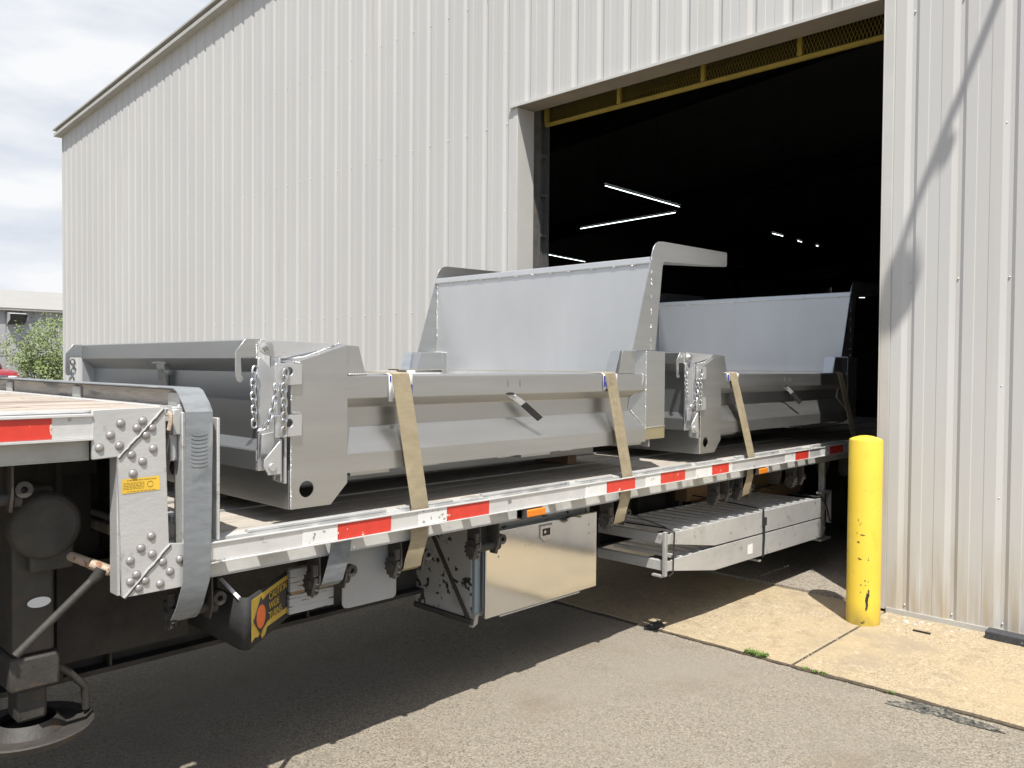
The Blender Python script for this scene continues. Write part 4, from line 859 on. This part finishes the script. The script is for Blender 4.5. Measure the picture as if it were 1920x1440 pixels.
for x, y, s_ in ((5.953, 1.947, .022), (5.945, 1.889, .014), (6.031, 1.82, .013), (5.958, 1.655, .012), (5.732, 1.925, .012), (6.01, 1.865, .022), (5.74, 1.87, .009), (6.05, 1.62, .016), (5.90, 1.79, .010), (5.86, 1.66, .009), (6.055, 1.99, .011), (5.97, 1.69, .008), (5.93, 2.02, .010)):
    bm_ = MB(); bm_.dome((x, y, -.002), (0, 0, 1), s_*1.3, s_*.8, 7, 3); 
    for v in bm_.v: v += Vector([random.uniform(-.22, .22)*s_ for _ in range(3)]); v.z = max(v.z, -.003)
    tag(bm_.build('stone', 'stone', smooth=False), {.022: 'largest pale rubble chip, nearest the bollard' if x < 6 else 'largest pale rubble chip, close under the wall groove', .016: 'pale rubble chip against the wall just left of the wheel stop', .014: 'pale rubble chip right behind the largest one by the bollard'}.get(s_, 'small pale chip of rubble on the concrete between bollard and wheel stop'), 'stone', 'rubble chips by the wall')
lump = MB(); lump.tube([(4.565, 3.15, -.004), (4.60, 3.125, .004), (4.635, 3.105, .008), (4.665, 3.085, .006), (4.69, 3.07, -.004)], [.012, .024, .030, .024, .010], 12)
lump.dome((4.655, 3.10, .02), (-.2, 0, 1), .022, .022, 9, 3)
for v in lump.v: v += Vector([random.uniform(-.0045, .0045) for _ in range(3)])
tag(lump.build('rubber_scrap', 'rubber'), 'crumpled black rubber scrap at the corner of the concrete apron', 'debris')
def tuft(x0, x1, y0, y1, n, h, label, g='weeds in the pavement joint'):
    b = MB()
    for _ in range(n):
        x = random.uniform(x0, x1); y = random.uniform(y0, y1); a = random.uniform(0, 6.3); l = h*random.uniform(.4, 1); w = random.uniform(.0015, .0035); d = Vector((math.cos(a), math.sin(a), 0)); s = Vector((-d.y, d.x, 0))*w
        p = Vector((x, y, -.006)); q = p+d*l*.35+Vector((0, 0, l*.6)); t = p+d*l*.9+Vector((0, 0, l*.55))
        b.add([p-s, p+s, q+s, q-s, t], [(0, 1, 2, 3), (3, 2, 4)])
    tag(b.build('weed_tuft', 'grass', smooth=False), label, 'weed', g)
random.seed(31); gr = MB()
def pebble(x, y, z, q):
    k = len(gr.v); gr.dome((x, y, z-.001), (0, 0, 1), q, q*.8, 5, 2)
    for v in gr.v[k:]: v += Vector([random.uniform(-.25, .25)*q for _ in range(3)])
for _ in range(520): pebble(4.615+random.gauss(0, .05), random.uniform(-.6, 3.2), -.011, random.uniform(.0015, .0045))
for _ in range(420): pebble(6.09-abs(random.gauss(0, .09)), random.uniform(.6, 2.3), 0, random.uniform(.0015, .005))
for _ in range(150): pebble(random.uniform(4.7, 6.0), 2.142+random.gauss(0, .03), 0, random.uniform(.0015, .004))
go = gr.build('grit', 'stone', smooth=False); go['kind'] = 'stuff'; go['label'] = 'loose grit along the pavement joint and wall foot'; go['category'] = 'grit'
tuft(4.61, 4.66, 2.31, 2.44, 260, .040, 'densest green weed tuft in the joint below the ramps')
tuft(4.60, 4.63, 1.93, 2.08, 60, .026, 'sparse green weeds just right of the cross joint')
tuft(4.60, 4.62, 1.55, 1.60, 22, .024, 'tiny weed sprig in the joint below the wheel stop')

# ================================================================ BACKGROUND
fb = thing('distant_warehouse', 'distant grey metal building with pale roof behind the tree', 'building', (10, 50, 0))
b = MB(); pts = []; x = -30
while x < 42: pts += [(x, 50), (x+.22, 50), (x+.25, 50.04), (x+.35, 50.04), (x+.38, 50)]; x += .61
b.prof(pts, 'z', 0, 4.6); b.box(-30, 42, 50.1, 68, 0, 4.5); b.build('wall', 'far_wall', fb, smooth=False)
MB().add([(-30.3, 49.7, 4.60), (42.3, 49.7, 4.60), (42.3, 60, 6.35), (-30.3, 60, 6.35), (-30.3, 70, 4.6), (42.3, 70, 4.6)], [(0, 1, 2, 3), (3, 2, 5, 4)]).box(-30.3, 42.3, 49.72, 49.78, 4.48, 4.62).build('roof', 'far_roof', fb, smooth=False)
b = MB(); b.add([(12.95, 49.95, 4.40), (13.8, 49.95, 4.38), (13.8, 49.3, 4.28), (12.95, 49.3, 4.28), (12.95, 49.95, 3.72), (13.8, 49.95, 3.72), (13.8, 49.3, 3.98), (12.95, 49.3, 3.98)], [(0, 1, 2, 3), (1, 5, 6, 2), (0, 3, 7, 4)])
vh = b.build('vent_hood', 'far_wall', fb, smooth=False); MB().add([(13.0, 49.33, 4.25), (13.75, 49.33, 4.25), (13.75, 49.9, 3.74), (13.0, 49.9, 3.74), (13.0, 49.40, 4.25), (13.75, 49.40, 4.25), (13.75, 49.96, 3.74), (13.0, 49.96, 3.74)], [(0, 1, 2, 3), (7, 6, 5, 4), (0, 4, 5, 1), (2, 6, 7, 3), (0, 3, 7, 4), (1, 5, 6, 2)]).build('vent_opening', 'far_dark', vh)
# tree
random.seed(21)
tr_ = thing('tree', 'leafy young green tree in front of the distant grey building', 'tree', (7.95, 26.2, 0))
b = MB(); limbs = []
for k in range(7):
    a = random.uniform(0, 6.3); s = Vector((7.95+.1*math.cos(a), 26.2+.1*math.sin(a), 0)); e = Vector((7.95+.62*math.cos(a), 26.2+.62*math.sin(a), random.uniform(2.2, 3.1))); m_ = s.lerp(e, .5)+Vector((random.uniform(-.1, .1), random.uniform(-.1, .1), 0))
    b.tube([s, m_, e], [.035, .02, .006], 6); limbs.append((s, m_, e))
b.build('trunk', 'bark', tr_)
b = MB(); cl = []
for _ in range(190):
    s, m_, e = random.choice(limbs); t = random.random(); p = (m_.lerp(e, t*1.05) if random.random() < .75 else s.lerp(m_, .35+.65*t))
    rr = (1-abs(p.z-1.5)/2.6); p = p+Vector((random.gauss(0, .36*rr+.10), random.gauss(0, .36*rr+.10), random.gauss(0, .15))); cl.append((p, random.uniform(.12, .26)))
for p, rad in cl:
    for _ in range(60):
        q = p+Vector((random.gauss(0, rad*.6), random.gauss(0, rad*.6), random.gauss(0, rad*.6)))
        if q.z < .15 or q.z > 3.35: continue
        u = Vector((random.gauss(0, 1), random.gauss(0, 1), random.gauss(0, 1))).normalized(); v = u.orthogonal().normalized(); s_ = random.uniform(.026, .046)
        b.add([q-u*s_, q-v*s_*.5, q+u*s_, q+v*s_*.5], [(0, 1, 2, 3)])
b.build('crown', 'leaf', tr_, smooth=False)
# chain link fence
fe = thing('chain_link_fence', 'thin chain-link fence with dark top rail in front of the distant building', 'fence', (7, 30, 0))
MB().cyl((-6, 30, 1.93), (20, 30, 1.93), .021, 8).build('top_rail', 'fence_metal', fe)
for x in (-5, -2, 1, 4, 7, 10, 13, 16, 19): MB().cyl((x, 30, 0), (x, 30, 1.98), .03, 8).build('fence_post', 'fence_metal', fe)
b = MB(); 
for i in range(-18, 260):
    for sg in (1, -1):
        xa = 3+i*.05; xb = xa+1.85*sg*.9; w = .0016
        b.add([(xa-w, 30.02+.004*sg, .05), (xa+w, 30.02+.004*sg, .05), (xb+w, 30.02+.004*sg, 1.9), (xb-w, 30.02+.004*sg, 1.9)], [(0, 1, 2, 3)])
b.build('fence_mesh', 'fence_metal', fe, smooth=False)
# red pickup
cx = 8.1
pu = thing('pickup_truck', 'red pickup truck with chrome grille parked beyond the fence', 'truck', (cx, 36, 0))
b = MB(); b.plate([[(33.6, .55), (33.55, 1.12), (33.7, 1.22), (34.9, 1.32), (35.6, 1.33), (39.1, 1.30), (39.15, .6)]], 'x', cx-.98, cx+.98); b.build('body', 'car_red', pu, bevel=.05, seg=3)
b = MB(); b.add([(cx-.85, 34.95, 1.33), (cx+.85, 34.95, 1.33), (cx+.66, 35.55, 1.86), (cx-.66, 35.55, 1.86), (cx-.88, 37.3, 1.33), (cx+.88, 37.3, 1.33), (cx+.68, 37.0, 1.88), (cx-.68, 37.0, 1.88)], [(0, 1, 2, 3), (1, 5, 6, 2), (0, 3, 7, 4), (3, 2, 6, 7), (4, 7, 6, 5)]); b.build('cab', 'car_red', pu, bevel=.04)
b = MB(); b.add([(cx-.79, 34.93, 1.36), (cx+.79, 34.93, 1.36), (cx+.64, 35.45, 1.81), (cx-.64, 35.45, 1.81)], [(0, 1, 2, 3)]); b.add([(cx+.875, 35.2, 1.4), (cx+.89, 37.1, 1.4), (cx+.72, 36.9, 1.78), (cx+.71, 35.6, 1.78)], [(0, 1, 2, 3)]); b.build('windscreen', 'glass_dark', pu)
MB().box(cx-.97, cx+.97, 33.44, 33.56, .55, .75).box(cx-.6, cx+.6, 33.5, 33.57, 1.06, 1.12).box(cx-.6, cx+.6, 33.5, 33.57, .86, .90).build('bumper', 'chrome', pu, bevel=.02)
MB().box(cx-.58, cx+.58, 33.52, 33.58, .9005, 1.0595).build('grille', 'far_dark', pu)
for sx in (-1, 1):
    MB().box(cx+sx*.64, cx+sx*.92, 33.48, 33.6, .92, 1.1).build('headlight', 'card_white', pu, bevel=.02)
    for yy in (34.4, 38.1):
        w = MB().cyl((cx+sx*.78, yy, .38), (cx+sx*1.0, yy, .38), .38, 24).build('wheel', 'rubber', pu); MB().cyl((cx+sx*.99, yy, .38), (cx+sx*1.01, yy, .38), .22, 20).build('rim', 'alu', w)
pu.scale = (1, 1, 1.12)
